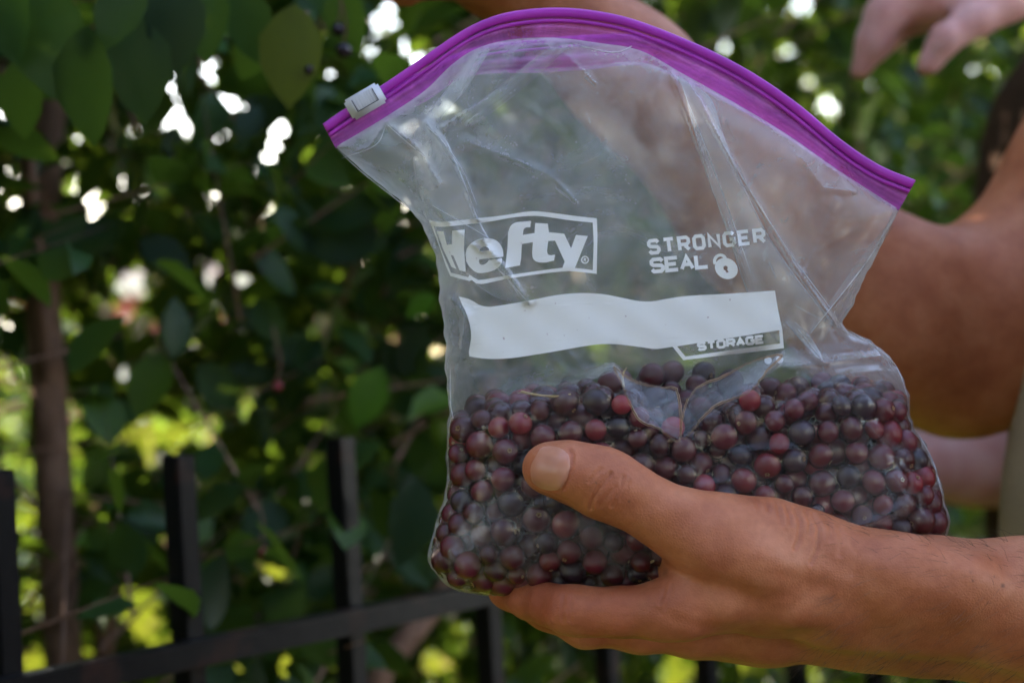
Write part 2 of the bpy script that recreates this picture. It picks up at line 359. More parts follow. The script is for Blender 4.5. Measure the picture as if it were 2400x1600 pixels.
def hedge_leaves():
    """shoots spread through the hedge behind the fence, leaves alternate along each shoot"""
    o0 = fence_pt(0)
    def shoots(n, s0, s1, n0, n1, z0, z1):
        s = rng.uniform(s0, s1, n); q = rng.uniform(0, 1, n); q = n0 + (n1 - n0) * q; z = rng.uniform(z0, z1, n)
        xy = o0 + s[:, None] * FT + q[:, None] * FN
        return np.column_stack([xy, z])
    S = np.vstack([shoots(6400, -0.75, 2.7, 0.10, 1.15, 0.55, 1.85), shoots(1700, -0.75, 0.9, 0.15, 1.3, 0.6, 1.75),      # the part in view
                   shoots(4600, -1.6, 3.2, 0.05, 1.35, 1.75, 3.4),        # above the frame
                   shoots(900, 2.6, 4.2, 0.10, 1.2, 0.5, 2.2), shoots(700, -1.6, -0.5, 0.1, 1.2, 0.5, 1.9)])
    n = len(S)
    D = rng.normal(size=(n, 3)); D[:, 2] = np.abs(D[:, 2]) * 0.6 + 0.1; D[:, :2] -= 0.25 * FN; D /= np.linalg.norm(D, axis=1)[:, None]
    k = 8; t = (np.arange(k) / k)[None, :] * rng.uniform(.12, .24, (n, 1))
    B = S[:, None, :] + D[:, None, :] * t[..., None] + rng.normal(0, .006, (n, k, 3))
    dr = rng.normal(size=(n, k, 3)) + 0.7 * D[:, None, :]; dr[..., 2] -= 0.55; dr /= np.linalg.norm(dr, axis=-1)[..., None]
    size = rng.uniform(.027, .050, (n, k))
    B = B.reshape(-1, 3); dr = dr.reshape(-1, 3); size = size.ravel()
    nu = rng.normal(size=B.shape) * 0.65; nu[:, 2] += 1.0
    tw = np.column_stack([S, S + D * rng.uniform(.12, .24, (n, 1))])
    return B, dr, nu, size, tw
def leaf_frames(dr, nu):
    x = np.cross(dr, nu); x /= np.linalg.norm(x, axis=1)[:, None] + 1e-12; z = np.cross(x, dr)
    return x, dr, z
def leaf_mesh_data(B, dr, nu, size, T, Fq):
    x, y, z = leaf_frames(dr, nu); sz = size[:, None, None]; z = z * rng.uniform(.2, 3.2, (len(z), 1))
    V = B[:, None, :] + sz * (T[None, :, 0:1] * x[:, None, :] + T[None, :, 1:2] * y[:, None, :] + T[None, :, 2:3] * z[:, None, :])
    nv = len(T); Fa = (Fq[None] + nv * np.arange(len(B))[:, None, None]).reshape(-1, 4)
    return V.reshape(-1, 3), Fa
def obj_matrix(B, x, y, z, s):
    return Matrix(((x[0] * s, y[0] * s, z[0] * s, B[0]), (x[1] * s, y[1] * s, z[1] * s, B[1]), (x[2] * s, y[2] * s, z[2] * s, B[2]), (0, 0, 0, 1)))
LEAFMESH = {}
def leaf_object(B, dr, nu, s, mat, parent):
    if mat not in LEAFMESH:
        o = mesh_obj('leaf', LT_F, LF_F, M[mat]); LEAFMESH[mat] = o.data; bpy.data.objects.remove(o)
    x, y, z = leaf_frames(np.array([dr]), np.array([nu]))
    o = bpy.data.objects.new('leaf', LEAFMESH[mat]); COL.objects.link(o)
    o.parent = parent; o.matrix_parent_inverse = parent.matrix_world.inverted(); o.matrix_basis = obj_matrix(B, x[0], y[0], z[0], s)
    return o
def polyline_dist(px, py, pts):
    best = np.full(np.shape(px), 1e9); side = np.zeros(np.shape(px))
    for (ax, ay), (bx, by) in zip(pts[:-1], pts[1:]):
        dx, dy = bx - ax, by - ay; L2 = dx * dx + dy * dy; t = np.clip(((px - ax) * dx + (py - ay) * dy) / L2, 0, 1)
        d = np.hypot(px - ax - t * dx, py - ay - t * dy); s = np.sign(dx * (py - ay) - dy * (px - ax)); m = d < best; best = np.where(m, d, best); side = np.where(m, s, side)
    return best, side
def build_shrubs():
    B, dr, nu, size, tw = hedge_leaves()
    ctr = B + dr * size[:, None] * .5
    px, py, d = proj(ctr); d = np.where(d > .05, d, .05)
    lr = size * F / d * 0.20
    keep = np.ones(len(B), bool)
    for gx, gy, gr in GAPS: keep &= ~(((px - gx) ** 2 + (py - gy) ** 2 < (gr * (1.0 if gy > 590 else .48) + lr) ** 2) & (d > .3))
    st_, _ = polyline_dist(px, py, [(150, 1640), (150, 1500), (128, 1200), (112, 900), (104, 780)]); keep &= ~((st_ < 62) & (d < 1.43))
    # keep leaves out of the people and off the fence's near side
    keep &= ~((ctr[:, 0] > .22) & (ctr[:, 1] < 1.75) & (ctr[:, 2] < 2.2))
    tpx, tpy, td = proj((tw[:, :3] + tw[:, 3:]) / 2); tk = np.ones(len(tw), bool)
    for gx, gy, gr in GAPS: tk &= (tpx - gx) ** 2 + (tpy - gy) ** 2 > (gr + 25) ** 2
    tw = tw[tk]
    B, dr, nu, size, ctr, px, py, d = [a[keep] for a in (B, dr, nu, size, ctr, px, py, d)]
    # five shrubs along the fence
    o0 = fence_pt(0)
    bases = [(-.75, .95), (0.42, .95), (1.25, 1.0), (2.15, .95), (3.3, .9)]
    roots = [o0 + s * FT + q * FN for s, q in bases]
    labels = ['leafy shrub with dark stem left of the fence end', 'dark green serviceberry shrub with brown upright stem and overhanging large leaves behind the fence',
              'leafy shrub behind the fence rail with a leaning brown stem', 'dense shrub rising behind the purple bag zipper', 'far leafy shrub behind the two people']
    heights = [2.9, 3.1, 3.2, 3.1, 2.9]
    own = np.argmin([np.hypot(ctr[:, 0] - r[0], ctr[:, 1] - r[1]) for r in roots], 0)
    own_t = np.argmin([np.hypot(tw[:, 0] - r[0], tw[:, 1] - r[1]) for r in roots], 0)
    infr = (px > -20) & (px < 2420) & (py > -20) & (py < 1620)
    bagbox = (px > 1050) & (px < 2100) & (py > 150)
    score = np.where(infr & ~bagbox, size / d, 0)
    trees = []
    for i, (r, lb, H) in enumerate(zip(roots, labels, heights)):
        e = empty('serviceberry_shrub', (r[0], r[1], 0), lb, 'shrub', 'shrubs behind the fence'); trees.append(e)
        m = own == i
        sc = np.where(m, score, 0); nn = [30, 190, 110, 60, 30][i]
        top = np.argsort(-sc)[:nn]; top = top[sc[top] > 0]
        for j in top: leaf_object(B[j], dr[j], nu[j], size[j], 'leaf', e)
        m[top] = False
        V, Fa = leaf_mesh_data(B[m], dr[m], nu[m], size[m], LT_C, LF_C)
        fast_mesh('foliage', V, Fa, M['leaf'], e, True, 'stuff')
        # stems and boughs
        base = np.array([r[0], r[1], 0])
        nst = 3
        for k in range(nst):
            if i == 1 and k == 0:
                pts = [P(150, 1640, 1.40), P(150, 1500, 1.40), P(128, 1200, 1.40), P(112, 900, 1.40), P(95, 600, 1.42), P(120, 250, 1.45), P(170, -200, 1.5)]
                base0 = np.array([pts[0][0] + .02, pts[0][1], 0.0]); pts = [base0, (base0 + pts[0]) / 2] + pts; rr = np.linspace(.0145, .0085, len(pts))
            elif i == 1 and k == 1:
                pts = [P(238, 1640, 1.5), P(245, 1450, 1.5), P(268, 1330, 1.52), P(300, 1200, 1.58), P(330, 1080, 1.75)]
                base0 = np.array([pts[0][0], pts[0][1], 0.0]); pts = [base0] + pts; rr = np.linspace(.0085, .005, len(pts))
            elif i == 2 and k == 0:
                pts = [P(860, 1640, 1.35), P(900, 1560, 1.36), P(975, 1470, 1.38), P(1080, 1300, 1.42), P(1150, 900, 1.5), P(1200, 300, 1.6)]
                base0 = np.array([pts[0][0] - .12, pts[0][1], 0.0]); pts = [base0] + pts; rr = np.linspace(.011, .006, len(pts))
            else:
                a = rng.uniform(0, 6.28); sp = rng.uniform(.15, .5)
                tip = base + np.array([sp * math.cos(a), sp * math.sin(a), H * rng.uniform(.8, 1)])
                pts = [base + rng.normal(0, .04, 3) * [1, 1, 0], base * .6 + tip * .4 + rng.normal(0, .05, 3), tip]; rr = [.011, .007, .003]
            pts = catmull(np.array(pts), 22); rr = np.interp(np.linspace(0, 1, 22), np.linspace(0, 1, len(rr)), rr)
            V, Fa = tube(pts, rr, 9); mesh_obj('stem', V, Fa, M['bark'], e)
        t = tw[own_t == i]; VV = []; FF = []
        for q in t:
            a = np.cross(q[3:] - q[:3], [.3, .5, .8]); a /= np.linalg.norm(a) + 1e-9; b2 = np.cross(q[3:] - q[:3], a); b2 /= np.linalg.norm(b2) + 1e-9
            n0 = len(VV); VV += [q[:3] + .0016 * a, q[:3] - .0008 * a + .0014 * b2, q[:3] - .0008 * a - .0014 * b2, q[3:]]; FF += [(n0, n0 + 1, n0 + 3), (n0 + 1, n0 + 2, n0 + 3), (n0 + 2, n0, n0 + 3)]
        mesh_obj('twigs', VV, FF, M['bark'], e, True, 'stuff')
    # larger leaves of the overhanging bough, nearer than the fence, and single bright leaves
    e = trees[1]
    near = [(85, -40, 150, 245, .96, 'leaf'), (205, 60, 195, 345, .94, 'leaf'), (300, 30, 350, 285, .97, 'leaf'), (60, 130, 40, 330, 1.0, 'leaf'), (400, -60, 420, 170, .98, 'leaf'), (500, -40, 470, 140, 1.02, 'leaf'),
            (330, -60, 230, 110, .95, 'leaf'), (20, -60, 20, 150, .95, 'leaf'), (690, 10, 672, 248, 1.02, 'leaf_yellow'), (560, -30, 610, 150, 1.06, 'leaf'), (790, -40, 830, 130, 1.08, 'leaf'), (620, 60, 560, 190, 1.1, 'leaf'),
            (895, 860, 830, 1000, 1.32, 'leaf_bright'), (1020, 690, 950, 740, 1.35, 'leaf_bright'), (700, 560, 905, 560, 1.3, 'leaf'), (250, 560, 90, 545, 1.25, 'leaf'), (260, 500, 205, 600, 1.25, 'leaf'), (560, 330, 610, 240, 1.3, 'leaf'),
            (40, 540, 50, 640, 1.2, 'leaf'), (330, 560, 450, 640, 1.28, 'leaf'), (470, 850, 555, 960, 1.3, 'leaf'), (600, 700, 660, 800, 1.32, 'leaf'), (690, 510, 740, 640, 1.3, 'leaf')]
    for ax, ay, bx, by, dd, mt in near:
        a = P(ax, ay, dd); b = P(bx, by, dd + random.uniform(-.015, .01)); s = np.linalg.norm(b - a)
        leaf_object(a, (b - a) / s, -FWD + np.array([random.uniform(-.5, .5), 0, random.uniform(.1, .7)]), s, mt, e)
    tb = catmull(np.array([P(120, 1000, 1.42), P(60, 300, 1.25), P(90, 40, 1.05), P(200, -50, .97), P(420, -90, .98), P(700, -30, 1.02), P(840, -60, 1.08)]), 30)
    V, Fa = tube(tb, np.linspace(.006, .0018, 30), 7); mesh_obj('bough', V, Fa, M['bark'], e)
    tb2 = catmull(np.array([P(-40, 60, 1.0), P(60, 95, 1.0), P(110, 60, 1.0), P(160, -60, .98)]), 14)
    V, Fa = tube(tb2, .003, 7); mesh_obj('bough', V, Fa, M['bark'], e)
    for (x, y, dd, r) in [(729, 165, 1.02, .0038), (805, 118, 1.08, .0045), (793, 70, 1.08, .004), (650, 905, 1.3, .0032), (610, 1290, 1.3, .004)]:
        V, Fa = sphere(10, 8); o = mesh_obj('fruit', V * r + P(x, y, dd), Fa, M['berry_a'] if y < 500 else M['berry_c'], e)
        st = catmull(np.array([P(x, y, dd) + [0, 0, r * .8], P(x + 6, y - 60, dd), P(x - 10, y - 140, dd)]), 8); V, Fa = tube(st, .0006, 5); s2 = mesh_obj('stalk', V, Fa, M['bark'], o)
    return trees
def sphere(nu_, nv_):
    V = [(0, 0, 1)]; Fc = []
    for j in range(1, nv_):
        th = math.pi * j / nv_
        for i in range(nu_): V.append((math.sin(th) * math.cos(2 * math.pi * i / nu_), math.sin(th) * math.sin(2 * math.pi * i / nu_), math.cos(th)))
    V.append((0, 0, -1)); last = len(V) - 1
    for i in range(nu_): Fc.append((0, 1 + i, 1 + (i + 1) % nu_))
    for j in range(nv_ - 2):
        for i in range(nu_): a = 1 + j * nu_ + i; b = 1 + j * nu_ + (i + 1) % nu_; Fc.append((a, a + nu_, b + nu_, b))
    for i in range(nu_): Fc.append((last, 1 + (nv_ - 2) * nu_ + (i + 1) % nu_, 1 + (nv_ - 2) * nu_ + i))
    return np.array(V), Fc
def berry_mat(name, c1, c2, bloom):
    m, nt, out = new_mat(name); L = nt.links.new; p = N(nt, 'ShaderNodeBsdfPrincipled')
    oi = N(nt, 'ShaderNodeObjectInfo'); n = noise(nt, 160, 3); r = ramp(nt, [(0.35, c1), (0.65, c2)]); L(n.outputs[0], r.inputs[0])
    hs = N(nt, 'ShaderNodeHueSaturation'); L(r.outputs[0], hs.inputs['Color'])
    mr = N(nt, 'ShaderNodeMapRange'); mr.inputs[3].default_value = .5; mr.inputs[4].default_value = 1.25; L(oi.outputs['Random'], mr.inputs[0]); L(mr.outputs[0], hs.inputs['Value'])
    n2 = noise(nt, 420, 4); r2 = ramp(nt, [(0.42, (0, 0, 0)), (0.75, (1, 1, 1))]); L(n2.outputs[0], r2.inputs[0])
    mu = N(nt, 'ShaderNodeMath', operation='MULTIPLY'); mu.inputs[1].default_value = bloom; L(r2.outputs[0], mu.inputs[0])
    mx = N(nt, 'ShaderNodeMix', data_type='RGBA'); L(mu.outputs[0], mx.inputs[0]); L(hs.outputs[0], mx.inputs[6]); mx.inputs[7].default_value = (.20, .19, .25, 1)
    L(mx.outputs[2], p.inputs['Base Color']); p.inputs['Roughness'].default_value = .22; p.inputs['Specular IOR Level'].default_value = .5
    b = bump(nt, n2.outputs[0], .25, .0004); L(b.outputs[0], p.inputs['Normal']); L(p.outputs[0], out.inputs[0]); return m
M['berry_a'] = berry_mat('blue black berry', (.017, .006, .012), (.034, .012, .022), .10)
M['berry_b'] = berry_mat('purple berry', (.068, .005, .012), (.115, .010, .020), .07)
M['berry_c'] = berry_mat('wine red berry', (.15, .007, .014), (.24, .016, .026), .08)
M['berry_d'] = berry_mat('dark maroon berry', (.046, .004, .007), (.085, .007, .012), .07)
M['calyx'] = simple_mat('dry calyx', [(.3, (.10, .05, .025)), (.7, (.34, .20, .09))], 500, .8)
SHRUBS = build_shrubs()

# sunlit bushes and a tree farther off on the lawn
def far_bush(x, y, h, rad, label, n, mat='leaf_far', z0=0.15, cat='bush', name='garden_bush', trunk=.03, lsz=1.0):
    e = empty(name, (x, y, 0), label, cat)
    q = rng.normal(size=(n, 3)); q /= np.linalg.norm(q, axis=1)[:, None]; rr = rng.uniform(.35, 1, n) ** .5
    lump = 1 + .25 * np.sin(5 * q[:, 0] + x) * np.cos(4 * q[:, 1] + y) + .15 * np.sin(9 * q[:, 2] + x)
    ctr = np.array([x, y, z0 + (h - z0) / 2]); B = ctr + q * (rr * lump)[:, None] * np.array([rad, rad, (h - z0) / 2])
    dr = rng.normal(size=(n, 3)); dr[:, 2] -= .3; dr /= np.linalg.norm(dr, axis=1)[:, None]; nu = rng.normal(size=(n, 3)) * .6; nu[:, 2] += 1
    px, py, d = proj(B); k = np.ones(n, bool)
    for gx, gy, gr in [g for g in GAPS[:38] if g[0] < 1100 or g[1] < 30]: k &= (px - gx) ** 2 + (py - gy) ** 2 > (gr * .9) ** 2
    V, Fa = leaf_mesh_data(B[k], dr[k], nu[k], rng.uniform(.05, .10, k.sum()) * lsz, LT_C, LF_C)
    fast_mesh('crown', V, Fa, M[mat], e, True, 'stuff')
    for j in range(3):
        t = catmull(np.array([[x, y, 0], [x + .05 * rad * (j - 1), y, h * .3], ctr + np.array([rad * .5 * (j - 1), rng.uniform(-.2, .2), h * .2])]), 8)
        V, Fa = tube(t, np.linspace(trunk, trunk * .3, 8), 7); mesh_obj('trunk', V, Fa, M['bark'], e)
# unseen trees added behind the camera to block low sky and leave top light
for tx, ty, th_, lb in [(-3.4, -3.8, 6.4, 'added unseen tree blocking low sky behind the camera on the fence side'), (.4, -5.2, 7.2, 'added unseen tree blocking low sky straight behind the camera'), (4.2, -3.8, 6.0, 'added unseen tree blocking low sky behind the camera on the people side')]:
    far_bush(tx, ty, th_, 2.3, lb, 5000, 'leaf_blocker', .15, 'tree', 'garden_tree', .11, 2.6)
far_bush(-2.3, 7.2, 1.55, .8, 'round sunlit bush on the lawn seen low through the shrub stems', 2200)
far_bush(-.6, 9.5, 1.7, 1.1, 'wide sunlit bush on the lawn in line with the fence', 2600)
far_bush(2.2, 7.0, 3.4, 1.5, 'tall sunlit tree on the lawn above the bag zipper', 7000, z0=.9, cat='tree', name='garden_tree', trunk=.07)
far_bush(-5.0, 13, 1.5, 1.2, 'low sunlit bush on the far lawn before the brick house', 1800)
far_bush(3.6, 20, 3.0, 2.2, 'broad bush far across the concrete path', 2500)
# ================================================================== THE BAG
DC = 0.735                                        # depth of the bag's mid plane
ZT = catmull([(757, 292), (800, 262), (905, 195), (1000, 130), (1070, 82), (1130, 50), (1200, 29), (1300, 20), (1400, 28), (1500, 52), (1640, 108), (1760, 170), (1870, 245), (1970, 328), (2060, 388), (2146, 424)], 181)
ZB = catmull([(785, 343), (830, 318), (915, 266), (995, 212), (1060, 150), (1120, 112), (1200, 92), (1300, 88), (1400, 100), (1500, 118), (1600, 172), (1730, 245), (1850, 318), (1960, 395), (2040, 447), (2108, 490)], 181)
BL = catmull([(1010, 1330), (1002, 1300), (1022, 1225), (1043, 1150), (1047, 1060), (1050, 950), (1045, 850), (1035, 720), (1018, 600), (985, 520), (930, 465), (850, 400), (785, 343)], 240)
BR = catmull([(2172, 1292), (2207, 1272), (2228, 1225), (2215, 1180), (2200, 1110), (2170, 1045), (2142, 1000), (2127, 920), (2097, 850), (2050, 808), (1978, 764), (2005, 700), (2040, 625), (2072, 562), (2108, 490)], 240)
BB = catmull([(1010, 1330), (1060, 1378), (1180, 1402), (1300, 1404), (1500, 1398), (1650, 1397), (1800, 1375), (2000, 1335), (2172, 1292)], 181)
def lumpy(c, amp, f1):
    t = np.arange(len(c)); w_ = np.sin(np.linspace(0, math.pi, len(c))); g = np.gradient(c, axis=0); g /= np.linalg.norm(g, axis=1)[:, None]
    return c + np.column_stack([-g[:, 1], g[:, 0]]) * (amp * w_ * (np.sin(t * f1) + .7 * np.sin(t * f1 * 2.3 + 1) + .5 * np.sin(t * f1 * 4.1 + 2)))[:, None]
BB = lumpy(BB, 3.0, .21); BL = lumpy(BL, 2.2, .17); BR = lumpy(BR, 2.4, .19)
OUT = np.vstack([BB[:-1], BR[:-1], ZB[::-1][:-1], BL[::-1][:-1]])
OUTS = OUT[::4]
def outline_dist(px, py):
    """signed distance (px, inside positive) to the bag outline and the direction towards the nearest outline point"""
    q = np.column_stack([np.ravel(px), np.ravel(py)]); A = OUTS; Bq = np.roll(OUTS, -1, 0); ab = Bq - A; L2 = (ab ** 2).sum(1)
    best = np.full(len(q), 1e9); near = np.zeros_like(q); ins = np.zeros(len(q), bool)
    for c0 in range(0, len(q), 20000):
        qq = q[c0:c0 + 20000]
        t = np.clip(((qq[:, None, :] - A) * ab).sum(-1) / L2, 0, 1); pt = A + t[..., None] * ab
        d2 = ((qq[:, None, :] - pt) ** 2).sum(-1); j = d2.argmin(1); r_ = np.arange(len(qq)); best[c0:c0 + 20000] = np.sqrt(d2[r_, j]); near[c0:c0 + 20000] = pt[r_, j]
        x, y = qq[:, 0:1], qq[:, 1:2]; cr = ((A[:, 1] > y) != (Bq[:, 1] > y)) & (x < (Bq[:, 0] - A[:, 0]) * (y - A[:, 1]) / (Bq[:, 1] - A[:, 1] + 1e-12) + A[:, 0])
        ins[c0:c0 + 20000] = cr.sum(1) % 2 == 1
    return np.where(ins, best, -best).reshape(np.shape(px)), near
LX = [900, 1050, 1380, 1440, 1500, 1570, 1640, 1720, 1800, 1860, 1960, 2250]
LTOP = [860, 860, 850, 846, 888, 912, 900, 866, 832, 800, 800, 830]
LX2 = [900, 1050, 1380, 1438, 1480, 1540, 1593, 1660, 1750, 1835, 1900, 2250]
LBOT = [1040, 1010, 900, 872, 950, 1003, 1035, 985, 922, 856, 900, 990]
def bulge(px, py, e, front=True):
    top = np.interp(px, LX, LTOP); bot = np.interp(px, LX2, LBOT)
    k = smooth01(py, top, bot)
    Bm = (0.013 + 0.021 * k) if front else (0.014 + 0.016 * k)
    if front:
        vx = smooth01(px, 1420, 1500) * (1 - smooth01(px, 1740, 1840)); Bm = Bm - .010 * vx * (1 - k) * smooth01(py, top - 55, top)
    R = 95 + 55 * k
    q = np.clip(e / R, 0, 1)
    return Bm * np.sqrt(np.maximum(1 - (1 - q) ** 2, 0))
RIDGES = [  # polyline, height towards the camera (m), width (px)
    ([(905, 285), (985, 350), (1030, 430)], .0022, 9), ([(905, 290), (870, 345), (800, 375)], .0022, 8), ([(800, 360), (870, 425), (960, 480), (1010, 520)], .0014, 6),
    ([(1000, 290), (1035, 330), (1080, 400), (1110, 480), (1135, 560)], .0026, 9), ([(1010, 470), (1060, 530), (1130, 590)], .0012, 6), ([(1130, 560), (1190, 640), (1240, 710)], .002, 7),
    ([(1180, 620), (1230, 690)], .0015, 5), ([(1330, 95), (1230, 190), (1100, 290)], .0022, 8), ([(1290, 120), (1180, 215), (1040, 300)], .0018, 7), ([(1090, 330), (1200, 370), (1290, 410), (1350, 470)], .0020, 12),
    ([(1330, 130), (1380, 180), (1400, 200)], .0015, 6), ([(1455, 165), (1430, 225)], .0013, 6), ([(1575, 170), (1625, 300), (1690, 480), (1760, 660)], .0028, 8), ([(1610, 185), (1690, 330), (1760, 450), (1850, 600), (1960, 760)], .0026, 8),
    ([(1640, 230), (1700, 350), (1740, 430)], .0016, 6), ([(1880, 370), (1930, 440), (2000, 445)], .0022, 10), ([(2100, 495), (2030, 620), (1900, 790)], .0022, 8), ([(1860, 620), (1930, 720), (2000, 800)], .0018, 6),
    ([(1960, 470), (1930, 560), (1890, 640)], .0015, 9), ([(1845, 760), (1900, 830), (1930, 845)], .003, 9), ([(1835, 860), (1930, 848), (2080, 830)], .0026, 10), ([(1790, 1010), (1870, 940), (2000, 870), (2110, 865)], .0016, 8),
    ([(1060, 700), (1095, 740), (1085, 820), (1070, 900)], .0024, 9), ([(1055, 880), (1075, 960), (1085, 1030)], .0014, 6), ([(1340, 830), (1380, 880)], .0014, 5), ([(1290, 830), (1330, 870)], .0012, 5),
    ([(1260, 1180), (1320, 1165), (1360, 1185)], .003, 8), ([(1720, 1060), (1790, 1050), (1860, 1050)], .003, 9), ([(1990, 1235), (2060, 1215), (2115, 1185)], .004, 11), ([(1640, 1140), (1700, 1125)], .0028, 8),
    ([(2050, 810), (2090, 860), (2130, 940)], .0018, 8), ([(2140, 1000), (2175, 1080), (2190, 1170)], .002, 9), ([(2195, 1230), (2130, 1180), (2090, 1120)], .0016, 8), ([(1510, 1360), (1420, 1375), (1330, 1395)], .0015, 7), ([(1060, 1290), (1090, 1330), (1060, 1370)], .002, 9),
    ([(2040, 1000), (2080, 1050), (2120, 1060)], .0022, 8)]
def front_depth(px, py, e=None, wr=True):
    if e is None: e, _ = outline_dist(px, py)
    d = DC - bulge(px, py, e, True)
    if wr:
        fade = np.clip(e / 25, 0, 1)
        for pts, h, w_ in RIDGES:
            dd, sd_ = polyline_dist(px, py, pts); d = d - fade * h * np.exp(-(dd / w_) ** 2) * (1 + .35 * sd_)
        d = d - fade * (.0003 * np.sin(px * .021 + py * .013) * np.sin(py * .017 - px * .006 + 1.3) + .00025 * np.sin(px * .055 - py * .02) * np.sin(py * .041 + px * .012))
    return d
def back_depth(px, py, e): return DC + bulge(px, py, e, False)

# ------------------------------------------------------------------ berries: packed by relaxation inside the bag
FX = [1000, 1050, 1090, 1150, 1230, 1300, 1400, 1450, 1520, 1600, 1700, 1760, 1830, 1900, 1980, 2050, 2110, 2150, 2250]
FY = [1030, 970, 930, 905, 878, 865, 846, 838, 830, 828, 838, 852, 866, 868, 868, 878, 905, 950, 1000]
def pack_berries(n=1330):
    r = rng.uniform(.0037, .0054, n); r[:40] *= .8
    px = rng.uniform(1060, 2180, n); py = rng.uniform(900, 1390, n); d = rng.uniform(.705, .76, n)
    p = np.column_stack([(px - 1200) / F * d, (800 - py) / F * d, d])
    for it in range(108):
        p[:, 1] -= .00012 if it < 60 else .00004
        dv = (p[:, None, :] - p[None]).astype(np.float32); ds = np.sqrt((dv ** 2).sum(-1)) + np.eye(n, dtype=np.float32); ov = np.maximum(r[:, None] + r[None] - ds, 0); np.fill_diagonal(ov, 0)
        p += .42 * (dv / ds[..., None] * ov[..., None]).sum(1)
        d = p[:, 2]; px = 1200 + p[:, 0] / d * F; py = 800 - p[:, 1] / d * F
        e, near = outline_dist(px, py); need = r * F / d + 4 + 26 * smooth01(py, 900, 1300) * 0; short = np.maximum(need - e, 0)
        dirx = np.column_stack([px, py]) - near; dirx *= np.sign(e)[:, None]; dirx /= np.linalg.norm(dirx, axis=1)[:, None] + 1e-9
        px = px + dirx[:, 0] * short; py = py + dirx[:, 1] * short
        e = np.maximum(e + short, 1)
        lo = front_depth(px, py, e, False) + r + .0004; hi = back_depth(px, py, e) - r
        thin = hi < lo; py = np.where(thin, py, py)
        d = np.where(thin, (lo + hi) / 2, np.clip(d, lo, np.maximum(hi, lo)))
        frac = np.clip((d - .70) / .06, 0, 1)
        lim = np.interp(px, FX, FY) + 62 * (1 - frac) + r * F / d * .8
        py = np.maximum(py, lim)
        p = np.column_stack([(px - 1200) / F * d, (800 - py) / F * d, d])
    return p, r, px, py
BP, BRAD, BPX, BPY = pack_berries()
BW = cam2world(BP)

def berry_meshes():
    V, Fc = sphere(18, 11); out = {}
    th = np.arccos(np.clip(V[:, 2], -1, 1)); ang = np.arctan2(V[:, 1], V[:, 0])
    rad = 1 + .012 * np.sin(3 * ang + 1) * np.sin(th) - .16 * np.exp(-(th / .22) ** 2)
    V2 = V * rad[:, None] * np.array([1, 1, .95])
    # calyx: shallow five-lobed dry crown
    cv = []; cf = []; n = 20
    for j, (rr, zz) in enumerate([(.06, .90), (.12, .955), (.17, .975), (.14, .93)]):
        for i in range(n):
            a = 2 * math.pi * i / n; lobe = 1 + (.28 if j in (1, 2) else 0) * max(0, math.cos(5 * a)); cv.append((rr * lobe * math.cos(a), rr * lobe * math.sin(a), zz - .05 + (.04 if j == 2 else 0) * math.cos(5 * a)))
    for j in range(3):
        for i in range(n): cf.append((j * n + i, j * n + (i + 1) % n, (j + 1) * n + (i + 1) % n, (j + 1) * n + i))
    for k in 'abcd':
        o = mesh_obj('berry', V2, Fc, M['berry_' + k]); out[k] = o.data; bpy.data.objects.remove(o)
    o = mesh_obj('calyx', cv, cf, M['calyx']); cal = o.data; bpy.data.objects.remove(o)
    return out, cal, V2, Fc
BM, CAL, BV, BF = berry_meshes()
def berry_label(j, k):
    x, y, r = BPX[j], BPY[j], BRAD[j]
    size = 'large ' if r > .0051 else ('small ' if r < .0044 else 'medium ')
    col = {'a': 'dusty blue-black', 'b': 'purple', 'c': 'wine-red', 'd': 'dark maroon'}[k]
    th, sd_ = polyline_dist(np.array(x), np.array(y), [(1240, 1095), (1290, 1040), (1400, 1050), (1500, 1110), (1580, 1145)])
    base, _ = polyline_dist(np.array(x), np.array(y), [(1600, 1150), (1760, 1165), (1930, 1207), (2050, 1254)])
    if y < np.interp(x, FX, FY) + 48: w_ = 'on top of the pile in the bag'
    elif 1430 < x < 1840 and y < 1045: w_ = 'beneath the folded film under the white panel'
    elif th < 45 and y < 1150: w_ = 'touching the thumb through the bag'
    elif x < 1125: w_ = 'along the bag side edge facing the fence'
    elif x < 1600 and y > 1150: w_ = 'in the bag between thumb and fingers'
    elif x > 2040: w_ = 'in the bag corner above the wrist'
    elif base < 50: w_ = 'resting against the base of the hand inside the bag'
    elif x < 1300: w_ = 'in the bag just beyond the thumb tip'
    else: w_ = 'in the middle of the bag above the hand'
    return size + col + ' berry ' + w_, 'berry', BLAB[k][1]
BLAB = {'a': ('dusty blue-black berry inside the clear plastic bag', 'blue-black berries in the bag'), 'b': ('purple berry with pale bloom inside the clear plastic bag', 'purple berries in the bag'),
        'c': ('bright wine-red berry inside the clear plastic bag', 'red berries in the bag'), 'd': ('dark maroon berry inside the clear plastic bag', 'maroon berries in the bag')}
